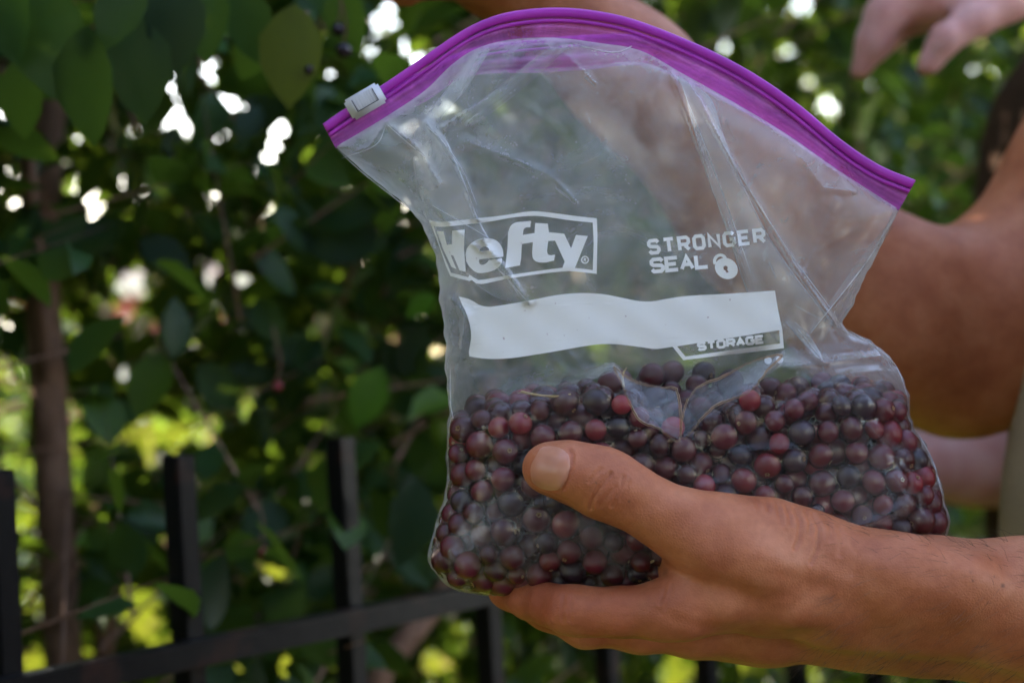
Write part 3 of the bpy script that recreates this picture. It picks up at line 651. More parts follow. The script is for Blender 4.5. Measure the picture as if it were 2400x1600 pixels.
def build_berries():
    e, _ = outline_dist(BPX, BPY)
    fd = BP[:, 2] - front_depth(BPX, BPY, np.maximum(e, 1), False); tp = (BPY - np.interp(BPX, FX, FY)) * .00016 * .8
    order = np.argsort(np.minimum(fd, tp + .004)); vis = order[:300]; rest = order[300:]
    kinds = rng.choice(list('aabbbbccdddd'), len(BP))
    for j in vis:
        k = kinds[j]; o = bpy.data.objects.new('berry', BM[k]); COL.objects.link(o); tag(o, *berry_label(j, k))
        z = rng.normal(size=3) + (np.array([0, -.6, -.1]) if rng.random() < .22 else np.array([0, 1.0, -.4])); z /= np.linalg.norm(z); x = np.cross(z, rng.normal(size=3)); x /= np.linalg.norm(x); y = np.cross(z, x); s = BRAD[j]
        o.matrix_world = obj_matrix(BW[j], x * rng.uniform(.96, 1.04), y * rng.uniform(.94, 1.03), z * rng.uniform(.88, 1.03), s)
        c = bpy.data.objects.new('calyx', CAL); COL.objects.link(c); c.parent = o
    VV = []; FF = []; q = 0; V, Fc = sphere(12, 8)
    for j in rest:
        VV.append(V * BRAD[j] + BW[j]); FF += [tuple(i + q for i in f) for f in Fc]; q += len(V)
    o = mesh_obj('berries', np.vstack(VV), FF, M['berry_d']); o['kind'] = 'stuff'; tag(o, 'dark berries packed deep inside the bag behind the front ones', 'berries')
build_berries()
# loose fruit stalks lying on the berries
M['stalk'] = simple_mat('yellow stalk', [(.3, (.30, .20, .07)), (.7, (.45, .32, .12))], 300, .6)
for i, (pts, lb) in enumerate([([(1222, 918), (1265, 926), (1310, 928), (1338, 923)], 'thin yellow fruit stalk lying level on the berries in the bag'), ([(1462, 905), (1459, 880), (1468, 862)], 'short orange stalk standing up beside the folded film'),
                               ([(1522, 1318), (1545, 1308), (1560, 1306)], 'pale short stalk pressed against the film between thumb and fingers')]):
    q = catmull(np.array([list(P(x, y, front_depth(np.array(x), np.array(y), None, False) + .002)) for x, y in pts]), 12)
    V, Fc = tube(q, np.linspace(.0005, .0003, 12), 6); o = mesh_obj('fruit_stalk', V, Fc, M['stalk']); tag(o, lb, 'stalk', None)

# ------------------------------------------------------------------ film material
def film_mat(name, tint=(.97, .98, .98), white=(.80, .80, .82)):
    m, nt, out = new_mat(name); L = nt.links.new
    lw = N(nt, 'ShaderNodeLayerWeight'); lw.inputs['Blend'].default_value = .5
    cos = N(nt, 'ShaderNodeMath', operation='SUBTRACT'); cos.inputs[0].default_value = 1.0; L(lw.outputs['Facing'], cos.inputs[1])
    cm = N(nt, 'ShaderNodeMath', operation='MAXIMUM'); cm.inputs[1].default_value = .12; L(cos.outputs[0], cm.inputs[0])
    at = N(nt, 'ShaderNodeAttribute', attribute_name='haze')
    n = noise(nt, 30, 10, dist=1.6); n.inputs['Roughness'].default_value = .62; rn = ramp(nt, [(.32, (.35, .35, .35)), (.68, (1.7, 1.7, 1.7))]); L(n.outputs[0], rn.inputs[0])
    nf = noise(nt, 900, 2); rf = ramp(nt, [(.64, (0, 0, 0)), (.74, (1, 1, 1))]); L(nf.outputs[0], rf.inputs[0])
    h1 = N(nt, 'ShaderNodeMath', operation='MULTIPLY'); L(at.outputs['Fac'], h1.inputs[0]); L(rn.outputs[0], h1.inputs[1])
    h1b = N(nt, 'ShaderNodeMath', operation='MULTIPLY_ADD'); L(rf.outputs[0], h1b.inputs[0]); h1b.inputs[1].default_value = .05; L(h1.outputs[0], h1b.inputs[2])
    om = N(nt, 'ShaderNodeMath', operation='SUBTRACT'); om.inputs[0].default_value = 1; L(h1b.outputs[0], om.inputs[1]); om.use_clamp = True
    iv = N(nt, 'ShaderNodeMath', operation='DIVIDE'); iv.inputs[0].default_value = 1; L(cm.outputs[0], iv.inputs[1])
    pw = N(nt, 'ShaderNodeMath', operation='POWER'); L(om.outputs[0], pw.inputs[0]); L(iv.outputs[0], pw.inputs[1])
    hz = N(nt, 'ShaderNodeMath', operation='SUBTRACT'); hz.inputs[0].default_value = 1; L(pw.outputs[0], hz.inputs[1])
    tr = N(nt, 'ShaderNodeBsdfTransparent'); tr.inputs[0].default_value = tint + (1,)
    df = N(nt, 'ShaderNodeBsdfDiffuse'); df.inputs[0].default_value = white + (1,); tl = N(nt, 'ShaderNodeBsdfTranslucent'); tl.inputs[0].default_value = white + (1,)
    dm = N(nt, 'ShaderNodeMixShader'); dm.inputs[0].default_value = .4; L(df.outputs[0], dm.inputs[1]); L(tl.outputs[0], dm.inputs[2])
    m1 = N(nt, 'ShaderNodeMixShader'); L(hz.outputs[0], m1.inputs[0]); L(tr.outputs[0], m1.inputs[1]); L(dm.outputs[0], m1.inputs[2])
    gl = N(nt, 'ShaderNodeBsdfGlossy'); gl.inputs['Roughness'].default_value = .11
    n2 = noise(nt, 95, 5, dist=1.2); b = bump(nt, n2.outputs[0], .12, .0004); L(b.outputs[0], gl.inputs['Normal'])
    p5 = N(nt, 'ShaderNodeMath', operation='POWER'); L(lw.outputs['Facing'], p5.inputs[0]); p5.inputs[1].default_value = 4.0
    fr = N(nt, 'ShaderNodeMath', operation='MULTIPLY_ADD'); L(p5.outputs[0], fr.inputs[0]); fr.inputs[1].default_value = .6; fr.inputs[2].default_value = .024; fr.use_clamp = True
    m2 = N(nt, 'ShaderNodeMixShader'); L(fr.outputs[0], m2.inputs[0]); L(m1.outputs[0], m2.inputs[1]); L(gl.outputs[0], m2.inputs[2])
    L(m2.outputs[0], out.inputs[0]); return m
M['film'] = film_mat('clear polyethylene film')
M['film_sky_tint'] = film_mat('folded film with sky tint', (.93, .96, 1.0), (.74, .82, .94)); M['film_hand_tint'] = film_mat('fold edge with hand tint', (.90, .78, .66), (.62, .44, .30))  # sky reflection put into bluish haze, the hand's refraction into amber edge tint
M['zip_film'] = film_mat('purple zipper film', (.88, .42, .90), (.80, .20, .80))
M['zip_rib'] = simple_mat('purple zipper rib', [(.3, (.31, .010, .32)), (.7, (.42, .025, .43))], 50, .28, .15, .0005, 300)
def ink_mat():
    m, nt, out = new_mat('white ink'); L = nt.links.new; df = N(nt, 'ShaderNodeBsdfPrincipled'); df.inputs['Base Color'].default_value = (.80, .81, .82, 1); df.inputs['Roughness'].default_value = .5
    n = noise(nt, 500, 2); r = ramp(nt, [(.72, (.80, .81, .82)), (.78, (.45, .36, .40))]); L(n.outputs[0], r.inputs[0]); L(r.outputs[0], df.inputs['Base Color'])
    tl = N(nt, 'ShaderNodeBsdfTranslucent'); tl.inputs[0].default_value = (.8, .8, .8, 1); ms = N(nt, 'ShaderNodeMixShader'); ms.inputs[0].default_value = .15
    L(df.outputs[0], ms.inputs[1]); L(tl.outputs[0], ms.inputs[2]); L(ms.outputs[0], out.inputs[0]); return m
M['ink'] = ink_mat()
def crease_highlight(pts, r=.00022, hz=.5):  # milky tubes laid on the film paint in the bright crease highlights
    q = catmull(pts, 30); d = front_depth(q[:, 0], q[:, 1]) - .0003; V, Fq = tube(P(q[:, 0], q[:, 1], d), np.sin(np.linspace(.15, math.pi - .15, 30)) * r, 6, False)
    o = mesh_obj('crease_highlight', V, Fq, M['film'], bag); setattr_f(o, 'haze', np.full(len(V), hz))
M['slider'] = simple_mat('grey white plastic', [(.3, (.50, .50, .53)), (.7, (.60, .60, .63))], 60, .45, .2, .0002, 600)
M['slider_mark'] = simple_mat('dark mark', [(.3, (.06, .06, .08)), (.7, (.10, .10, .12))], 60, .6)

bag = empty('zipper_bag', tuple(P(1600, 1400, DC)), 'clear plastic zipper bag with purple zip strip and white printing, half full of berries', 'bag')
# ------------------------------------------------------------------ front and back film
def coons(T, Bq, Lq, Rq, nu_, nv_):
    def rs(c, n): i = np.linspace(0, len(c) - 1, n); k = np.floor(i).astype(int).clip(0, len(c) - 2); f = (i - k)[:, None]; return c[k] * (1 - f) + c[k + 1] * f
    T, Bq, Lq, Rq = rs(T, nu_), rs(Bq, nu_), rs(Lq, nv_), rs(Rq, nv_)
    u = np.linspace(0, 1, nu_)[None, :, None]; v = np.linspace(0, 1, nv_)[:, None, None]
    return (1 - v) * Bq[None] + v * T[None] + (1 - u) * Lq[:, None] + u * Rq[:, None] - ((1 - u) * (1 - v) * Bq[0] + u * (1 - v) * Bq[-1] + (1 - u) * v * T[0] + u * v * T[-1])
def grid_faces(nu_, nv_):
    i, j = np.meshgrid(np.arange(nu_ - 1), np.arange(nv_ - 1)); a = (j * nu_ + i).ravel(); return np.column_stack([a, a + 1, a + nu_ + 1, a + nu_])
def haze_map(px, py):
    h = .165 - .06 * smooth01(py, 560, 820) - .09 * smooth01(py, 820, 930)
    h = h + .05 * smooth01(py, 1090, 1230) * (1 - smooth01(px, 1500, 1800)) + .02 * smooth01(py, 1040, 1150)
    h = h + .05 * (1 - smooth01(px, 1060, 1120)) + .04 * smooth01(px, 1900, 2100) * smooth01(py, 950, 1100)
    return h
def film_sheets():
    nu_, nv_ = 300, 330
    S = coons(ZB, BB, BL, BR, nu_, nv_); px, py = S[..., 0], S[..., 1]; e, _ = outline_dist(px, py)
    e = np.maximum(e, 0); e[0] = e[-1] = 0; e[:, 0] = e[:, -1] = 0
    d = front_depth(px, py, e)
    W = P(px, py, d).reshape(-1, 3); hz = haze_map(px, py).ravel()
    # the film clings to the berries it touches: it sinks a little between them and clears where a wet berry presses on it
    gap = np.full(len(W), .05)
    near = BP[:, 2] - BRAD < .73
    for c0 in range(0, len(W), 8000):
        dd = np.sqrt(((W[c0:c0 + 8000, None, :] - BW[None, near]) ** 2).sum(-1)) - BRAD[None, near]; gap[c0:c0 + 8000] = dd.min(1)
    inb = (py.ravel() > np.interp(px.ravel(), FX, FY) + 40)
    sink = np.where(inb, np.clip(gap - .0004, -.002, .003) * .25, 0)
    d2 = d.ravel() + sink; W = P(px.ravel(), py.ravel(), d2)
    cont = 1 - smooth01(gap, .0002, .0011); hz = np.where(inb, hz * (1 - .85 * cont), hz)
    o = fast_mesh('front_film', W, grid_faces(nu_, nv_), M['film'], bag); setattr_f(o, 'haze', hz)
    # back sheet, its mouth standing open behind the front zip
    ZB2 = ZB.copy(); t = np.linspace(0, 1, len(ZB)); ZB2[:, 1] += 75 * np.exp(-((t - .36) / .17) ** 2)
    nu_, nv_ = 150, 160
    S = coons(ZB2, BB, BL, BR, nu_, nv_); px, py = S[..., 0], S[..., 1]; e, _ = outline_dist(px, py); e = np.maximum(e, 0); e[0] = e[-1] = 0; e[:, 0] = e[:, -1] = 0
    u = np.linspace(0, 1, nu_)[None]; v = np.linspace(0, 1, nv_)[:, None]
    d = back_depth(px, py, e) * (1 - v ** 6) + DC * v ** 6 + .026 * np.sin(math.pi * u) * v ** 4 + np.minimum(e / 25, 1) * .0016 * (np.sin(px * .012 - py * .005) * np.sin(py * .009 + px * .004))
    o = fast_mesh('back_film', P(px, py, d).reshape(-1, 3), grid_faces(nu_, nv_), M['film'], bag); setattr_f(o, 'haze', np.full(nu_ * nv_, .20))
    return ZB2
ZB2 = film_sheets()
# folded double layers behind the front sheet: thin flattened sleeves
def fold(Lp, Rp, haze, back=.004, th=.0012):
    n = 60; Lc, Rc = catmull(Lp, n), catmull(Rp, n); V = []; m = 14
    for i in range(n):
        for k in range(m):
            a = 2 * math.pi * k / m; s = .5 + .5 * math.cos(a); q = Lc[i] * (1 - s) + Rc[i] * s
            V.append((q[0], q[1], math.sin(a)))
    V = np.array(V); d = front_depth(V[:, 0], V[:, 1], None, False) + back + th * V[:, 2]
    Fq = np.array([(i * m + k, i * m + (k + 1) % m, (i + 1) * m + (k + 1) % m, (i + 1) * m + k) for i in range(n - 1) for k in range(m)])
    o = fast_mesh('film_fold', P(V[:, 0], V[:, 1], d), Fq, M['film'], bag); setattr_f(o, 'haze', haze * np.repeat(.35 + .65 * np.sin(math.pi * np.clip(np.linspace(.06, .97, n), 0, 1)) ** .8, m))
fold([(1118, 115), (1050, 205), (985, 292), (968, 330), (975, 430), (1008, 540), (1065, 620), (1150, 690), (1225, 712)], [(1150, 112), (1095, 205), (1030, 288), (1052, 340), (1090, 430), (1120, 510), (1165, 590), (1215, 660), (1245, 712)], .20)
fold([(1575, 172), (1600, 205), (1625, 300), (1660, 420), (1700, 530), (1735, 640), (1775, 740), (1820, 800)], [(1600, 185), (1665, 230), (1700, 330), (1745, 440), (1800, 550), (1860, 640), (1910, 705), (1955, 760)], .19)
fold([(1290, 110), (1180, 195), (1080, 272), (1010, 300)], [(1330, 112), (1240, 195), (1110, 292), (1020, 312)], .08)
fold([(2085, 520), (2020, 600), (1950, 700), (1890, 790)], [(2095, 530), (2045, 605), (1985, 700), (1930, 800)], .06)
fold([(1840, 752), (1870, 790), (1915, 838)], [(1865, 755), (1900, 790), (1932, 842)], .22)
for c_pts in [[(792, 352), (850, 405), (930, 468), (1000, 522)], [(905, 290), (950, 330), (1000, 372)], [(1000, 296), (1040, 335), (1085, 402), (1118, 480)], [(1590, 185), (1640, 310), (1700, 470), (1760, 640)], [(1690, 330), (1760, 450), (1850, 590), (1945, 720)],
              [(2100, 500), (2030, 615), (1900, 780)], [(1870, 770), (1905, 815), (1930, 845)], [(1985, 770), (2050, 812), (2100, 858), (2128, 930)], [(1340, 100), (1400, 118), (1450, 122), (1510, 98), (1545, 128)], [(905, 292), (880, 340), (800, 372)], [(1130, 590), (1190, 655), (1235, 705)], [(1055, 860), (1056, 940), (1062, 980)], [(2150, 1010), (2190, 1090), (2215, 1190)], [(1180, 640), (1215, 690)], [(1010, 480), (1080, 520), (1150, 560)]]:
    crease_highlight(c_pts)
# stiff folded facets above the berries with the sky reflection painted in as bluish haze
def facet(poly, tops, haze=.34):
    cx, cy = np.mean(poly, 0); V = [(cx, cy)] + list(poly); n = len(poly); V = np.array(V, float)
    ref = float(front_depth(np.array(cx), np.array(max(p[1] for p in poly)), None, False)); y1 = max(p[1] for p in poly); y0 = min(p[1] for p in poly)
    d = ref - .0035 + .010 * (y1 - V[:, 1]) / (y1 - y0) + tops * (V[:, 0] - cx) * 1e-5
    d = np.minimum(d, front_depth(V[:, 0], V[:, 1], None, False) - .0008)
    o = mesh_obj('film_fold', P(V[:, 0], V[:, 1], d), [(0, 1 + k, 1 + (k + 1) % n) for k in range(n)], M['film_sky_tint'], bag, False); setattr_f(o, 'haze', np.full(n + 1, haze))
    q = P(V[1:, 0], V[1:, 1], d[1:] - .0003); q = np.vstack([q, q[:1]]); q = catmull(q, 80) + rng.normal(0, .00012, (80, 3)); Vt, Ft = tube(q, .00016 + .0003 * np.abs(np.sin(np.arange(80) * .13)), 6, False); b_ = mesh_obj('hand_tint_edge', Vt, Ft, M['film_hand_tint'], o); setattr_f(b_, 'haze', np.full(len(Vt), .22))  # amber beads along the rim imitate the hand's refracted colour
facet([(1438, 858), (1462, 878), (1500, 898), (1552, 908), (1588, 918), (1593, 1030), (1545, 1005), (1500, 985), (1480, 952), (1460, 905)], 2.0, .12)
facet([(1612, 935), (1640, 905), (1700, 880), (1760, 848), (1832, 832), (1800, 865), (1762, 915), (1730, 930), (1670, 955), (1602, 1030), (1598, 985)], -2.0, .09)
# ------------------------------------------------------------------ zip strips
def zip_strip(top, bot, dfun, rib_px, haze, name='zipper_band'):
    n = len(top); m = 14; V = []; hz = []
    for i in range(n):
        for k in range(m):
            q = k / (m - 1); p = top[i] * (1 - q) + bot[i] * q; dd = dfun(i / (n - 1)) - .0011 * math.exp(-((q - .62) / .06) ** 2) - .0006 * math.exp(-((q - .8) / .05) ** 2)
            V.append((p[0], p[1], dd)); hz.append(haze + .25 * math.exp(-((q - .62) / .07) ** 2) + .15 * math.exp(-((q - .95) / .05) ** 2))
    V = np.array(V); o = fast_mesh(name, P(V[:, 0], V[:, 1], V[:, 2]), grid_faces(m, n), M['zip_film'], bag); setattr_f(o, 'haze', hz)
    # moulded rib: rounded bar along the top edge with a groove line below it
    def bar(q0, q1, half, nm):
        VV = []; ms = 12
        for i in range(n):
            L = np.linalg.norm(bot[i] - top[i]) + 1e-6; a = top[i] + (bot[i] - top[i]) / L * rib_px * q0; b = top[i] + (bot[i] - top[i]) / L * rib_px * q1
            for k in range(ms):
                th = 2 * math.pi * k / ms; s = .5 + .5 * math.copysign(abs(math.cos(th)) ** .6, math.cos(th)); p = a * (1 - s) + b * s
                VV.append((p[0], p[1], dfun(i / (n - 1)) + half * math.copysign(abs(math.sin(th)) ** .6, math.sin(th))))
        VV = np.array(VV); Fq = [(i * ms + k, i * ms + (k + 1) % ms, (i + 1) * ms + (k + 1) % ms, (i + 1) * ms + k) for i in range(n - 1) for k in range(ms)] + [tuple(range(ms))[::-1], tuple((n - 1) * ms + k for k in range(ms))]
        mesh_obj(nm, P(VV[:, 0], VV[:, 1], VV[:, 2]), Fq, M['zip_rib'], bag)
    bar(-.05, .62, .0016, 'zipper_rib'); bar(.70, 1.0, .0012, 'zipper_rib')
zip_strip(ZT, ZB + (ZB - ZT) * .04, lambda t: DC - .0008, 34, .36)
t_ = np.linspace(0, 1, len(ZB)); ZT2 = ZT.copy(); ZT2[:, 1] += 62 * np.exp(-((t_ - .36) / .17) ** 2)
zip_strip(ZT2 + (ZB2 - ZT2) * .12, ZB2 + (ZB2 - ZT2) * .1, lambda t: DC + .0030 + .025 * math.sin(math.pi * t), 26, .30)
# ------------------------------------------------------------------ slider
def build_slider():
    a, b, c2 = P(805, 241, DC), P(884, 195, DC), P(831, 285, DC)
    ax = b - a; hx = np.linalg.norm(ax) / 2; ax /= 2 * hx; ay = c2 - a; hy = np.linalg.norm(ay) / 2; ay -= ax * (ay @ ax); ay /= np.linalg.norm(ay); az = np.cross(ax, ay); ctr = (b + c2) / 2
    s = link_mesh('slider', box_mesh(ctr, ax, ay, az, hx, hy, .0048, .0009), M['slider'], bag)
    front = -az if (az @ FWD) > 0 else az
    fc = ctr + front * .0048
    for k in range(9):
        t = -.62 + k * .155; link_mesh('grip_ridge', box_mesh(fc + ax * hx * t - ay * hy * .12, ax, ay, az, hx * .035, hy * .62, .00022), M['slider'], s, False)
    for (tx, ty, lx, ly) in [(0.02, .55, .62, .035), (-.58, -.02, .022, .60), (.62, -.02, .022, .60)]:
        link_mesh('printed_mark', box_mesh(fc + ax * hx * tx + ay * hy * ty, ax, ay, az, hx * lx, hy * ly, .00034), M['slider_mark'], s, False)
build_slider()
# ------------------------------------------------------------------ white printing on the front sheet
def print_poly(name, polys, off=.0005, loft=None, parent=None):
    """polys: list of (outer, [holes]) in photo pixels; laid on the front film"""
    bm = bmesh.new()
    for outer, holes in polys:
        loops = [[Vector((x, y, 0)) for x, y in outer]] + [[Vector((x, y, 0)) for x, y in h] for h in holes]
        flat = [v for l in loops for v in l]; vs_ = [bm.verts.new(v) for v in flat]
        for tri in tessellate_polygon(loops):
            try: bm.faces.new([vs_[i] for i in tri])
            except ValueError: pass
    for _ in range(7):
        le = [e for e in bm.edges if e.calc_length() > 13]
        if not le: break
        bmesh.ops.subdivide_edges(bm, edges=le, cuts=1); bmesh.ops.triangulate(bm, faces=list(bm.faces))
    V = np.array([v.co[:] for v in bm.verts]); bm.verts.index_update(); Fc = [[v.index for v in f.verts] for f in bm.faces]; bm.free()
    d = front_depth(V[:, 0], V[:, 1]) - off
    W = P(V[:, 0], V[:, 1], d); fx = []
    for f in Fc:
        n = np.cross(W[f[1]] - W[f[0]], W[f[2]] - W[f[0]]); fx.append(f if n[1] < 0 else f[::-1])
    return mesh_obj(name, W, fx, M['ink'], parent or bag)
Z5 = lambda pts: [(1000 + x / 5.6, 480 + y / 5.6) for x, y in pts]
def circ(cx, cy, rx, ry=None, n=28, rot=0): ry = ry or rx; return [(cx + rx * math.cos(a) * math.cos(rot) - ry * math.sin(a) * math.sin(rot), cy + rx * math.cos(a) * math.sin(rot) + ry * math.sin(a) * math.cos(rot)) for a in np.linspace(0, 2 * math.pi, n, endpoint=False)]
def sm(pts, n): return [tuple(q) for q in catmull(np.array(pts, float), n)]
frame_o = sm([(35, 205), (150, 225), (300, 215), (600, 185), (1000, 140), (1300, 92), (1500, 90), (1900, 140), (2232, 178)], 30) + [(2242, 400), (2232, 905)] + sm([(2225, 905), (2100, 890), (1850, 872), (1500, 905), (1100, 965), (850, 1015), (720, 1040), (650, 1030), (590, 985)], 24) + [(565, 1000), (310, 935), (250, 800), (150, 500)]
frame_i = sm([(92, 280), (220, 288), (400, 270), (800, 225), (1100, 172), (1300, 150), (1500, 150), (1900, 205), (2180, 235)], 26) + [(2192, 500), (2180, 856)] + sm([(2170, 855), (1950, 828), (1800, 825), (1500, 862), (1100, 920), (850, 962), (720, 985), (660, 980), (605, 945)], 20) + [(565, 918), (545, 950), (320, 890), (180, 560)]
logo_H = [(135, 345), (220, 350), (265, 525), (332, 520), (335, 340), (500, 325), (488, 560), (512, 880), (432, 862), (350, 665), (315, 660), (390, 842), (325, 815), (210, 570)]
logo_e = sm([(512, 650), (530, 570), (590, 500), (680, 455), (800, 440), (890, 455), (960, 510), (1000, 590), (1007, 680)], 22) + [(690, 716)] + sm([(685, 745), (700, 778), (740, 787), (790, 760), (815, 728)], 9) + [(988, 702)] + sm([(985, 760), (930, 830), (840, 875), (720, 895), (640, 880), (560, 810), (520, 740)], 16)
hole_e = sm([(690, 612), (705, 575), (750, 546), (790, 552), (818, 580), (818, 600)], 12)
logo_fty = [(1030, 830), (1060, 560)] + sm([(1070, 360), (1100, 280), (1160, 235), (1240, 222), (1370, 212)], 10) + [(1360, 295)] + sm([(1310, 295), (1275, 320), (1262, 395)], 6) + [(1415, 370), (1425, 240), (1590, 248), (1605, 360), (1805, 380), (1895, 570), (1960, 395), (2115, 410), (1945, 832), (1780, 832), (1812, 745), (1685, 470), (1595, 475)] + sm([(1580, 600), (1590, 645), (1625, 662), (1685, 655)], 7) + [(1672, 732)] + sm([(1560, 757), (1470, 755), (1405, 720), (1385, 640), (1395, 490)], 10) + [(1250, 515), (1240, 700), (1225, 795)]
lg = print_poly('printed_logo', [(Z5(frame_o), [Z5(frame_i)])])
lg['label'] = 'white outlined logo plate reading Hefty'
print_poly('printed_letter', [(Z5(logo_H), [])], .0007, parent=lg); print_poly('printed_letter', [(Z5(logo_e), [Z5(hole_e)])], .0007, parent=lg); print_poly('printed_letter', [(Z5(logo_fty), [])], .0008, parent=lg)
print_poly('printed_mark', [(Z5(circ(2078, 722, 52)), [Z5(circ(2078, 722, 36))]), (Z5([(2062, 745), (2062, 700), (2090, 700), (2096, 712), (2084, 722), (2098, 745), (2088, 745), (2074, 725), (2070, 725), (2070, 745)]), [])], .0007, parent=lg)
Z8 = lambda pts: [(900 + x / 2.352, 450 + y / 2.352) for x, y in pts]
band = sm([(412, 575), (450, 585), (485, 596), (520, 620), (570, 632), (640, 625), (800, 598), (950, 568), (1080, 557), (1200, 562), (1300, 580), (1400, 600), (1480, 602), (1560, 588), (1680, 572), (1900, 560), (2155, 543)], 60) + [(2172, 650), (2195, 755), (2205, 860), (1650, 926), (1592, 853)] + sm([(1585, 853), (1500, 865), (1420, 855), (1300, 840), (1200, 838), (1100, 850), (900, 885), (700, 915), (560, 918), (470, 905)], 30) + sm([(468, 880), (480, 800), (475, 740), (455, 670), (430, 620)], 8)
wp = print_poly('writing_panel', [(Z8(band), [Z8([(1615, 850), (2180, 761), (2183, 834), (1662, 906)])])])
# stroke lettering: polylines in a 0..1 box widened to bars
GLY = {'S': [[(1, .82), (.82, 1), (.18, 1), (0, .85), (0, .66), (.15, .53), (.85, .47), (1, .34), (1, .15), (.82, 0), (.18, 0), (0, .18)]], 'T': [[(0, 1), (1, 1)], [(.5, 1), (.5, 0)]],
       'R': [[(0, 0), (0, 1), (.8, 1), (1, .84), (1, .6), (.8, .45), (0, .45)], [(.5, .45), (1, 0)]], 'O': [[(.2, 0), (.8, 0), (1, .18), (1, .82), (.8, 1), (.2, 1), (0, .82), (0, .18), (.2, 0)]],
       'N': [[(0, 0), (0, 1), (1, 0), (1, 1)]], 'G': [[(1, .88), (.82, 1), (.2, 1), (0, .82), (0, .18), (.2, 0), (.8, 0), (1, .16), (1, .50), (.56, .50)]], 'E': [[(1, 1), (0, 1), (0, 0), (1, 0)], [(0, .5), (.85, .5)]],
       'A': [[(0, 0), (.5, 1), (1, 0)], [(.2, .36), (.8, .36)]], 'L': [[(0, 1), (0, 0), (1, 0)]]}
def stroke_poly(pts, w_):
    pts = np.array(pts, float); closed = np.allclose(pts[0], pts[-1]) and len(pts) > 2; n = len(pts); Lq, Rq = [], []
    for i in range(n):
        a = pts[i] - pts[i - 1] if i > 0 else (pts[-1] - pts[-2] if closed else pts[1] - pts[0]); b = pts[i + 1] - pts[i] if i < n - 1 else (pts[1] - pts[0] if closed else pts[-1] - pts[-2])
        a = a / np.linalg.norm(a); b = b / np.linalg.norm(b); na = np.array([-a[1], a[0]]); nb = np.array([-b[1], b[0]]); m = na + nb; m /= np.linalg.norm(m); k = 1 / max(.55, m @ na)
        ext = np.zeros(2)
        Lq.append(pts[i] + m * w_ * k + ext); Rq.append(pts[i] - m * w_ * k + ext)
    return [([tuple(Lq[i]), tuple(Lq[i + 1]), tuple(Rq[i + 1]), tuple(Rq[i])], []) for i in range(n - 1)]
def lettering(name, text, base0, base1, up, wfrac, stroke, parent=None, off=.0007):
    base0, base1, up = np.array(base0, float), np.array(base1, float), np.array(up, float); n = len(text); dx = (base1 - base0) / n; pr = []
    o = None
    for i, ch in enumerate(text):
        if ch == ' ': continue
        org = base0 + dx * (i + (1 - wfrac) / 2); sx = dx * wfrac
        for j, line in enumerate(GLY[ch]):
            pts = [org + sx * x + up * y for x, y in line]
            pr += stroke_poly(pts, stroke)
    return print_poly(name, pr, off, parent=parent)
Z6 = lambda x, y: (1490 + x / 4.3556, 500 + y / 4.3556)
def z6v(a, b): return np.array(b) - np.array(a)
b0, b1, u0 = Z6(116, 410), Z6(1345, 288), z6v(Z6(140, 412), Z6(124, 288))
sg = lettering('printed_slogan', 'STRONGER', b0, b1, u0, .62, 4.1); sg['label'] = 'white slogan reading STRONGER SEAL'
lettering('printed_slogan', 'SEAL', Z6(150, 598), Z6(755, 543), z6v(Z6(165, 600), Z6(152, 478)), .74, 4.4)
zc = lambda pts: [Z6(x, y) for x, y in pts]
pk = print_poly('printed_padlock', [(zc(circ(925, 562, 122, 104, 30, .55)), [zc([(895, 560), (898, 542), (915, 534), (934, 541), (940, 556), (934, 572), (950, 602), (926, 606), (914, 582), (900, 576)]) ])], .0007); print_poly('printed_shackle', stroke_poly([Z6(862 + 57 * math.cos(a) - 4 * math.sin(a), 484 + 58 * math.sin(a)) for a in np.linspace(2.55, 6.15, 16)], 3.7), .00085, parent=pk)
print_poly('printed_dot', [(zc(circ(1350, 1500, 38)), [])], .0007); print_poly('printed_dot', [(zc(circ(1470, 1490, 38)), [])], .0007)
lettering('printed_letter', 'STORAGE', Z6(628, 1394), Z6(1318, 1314), z6v(Z6(640, 1396), Z6(634, 1330)), .70, 3.1, parent=wp)
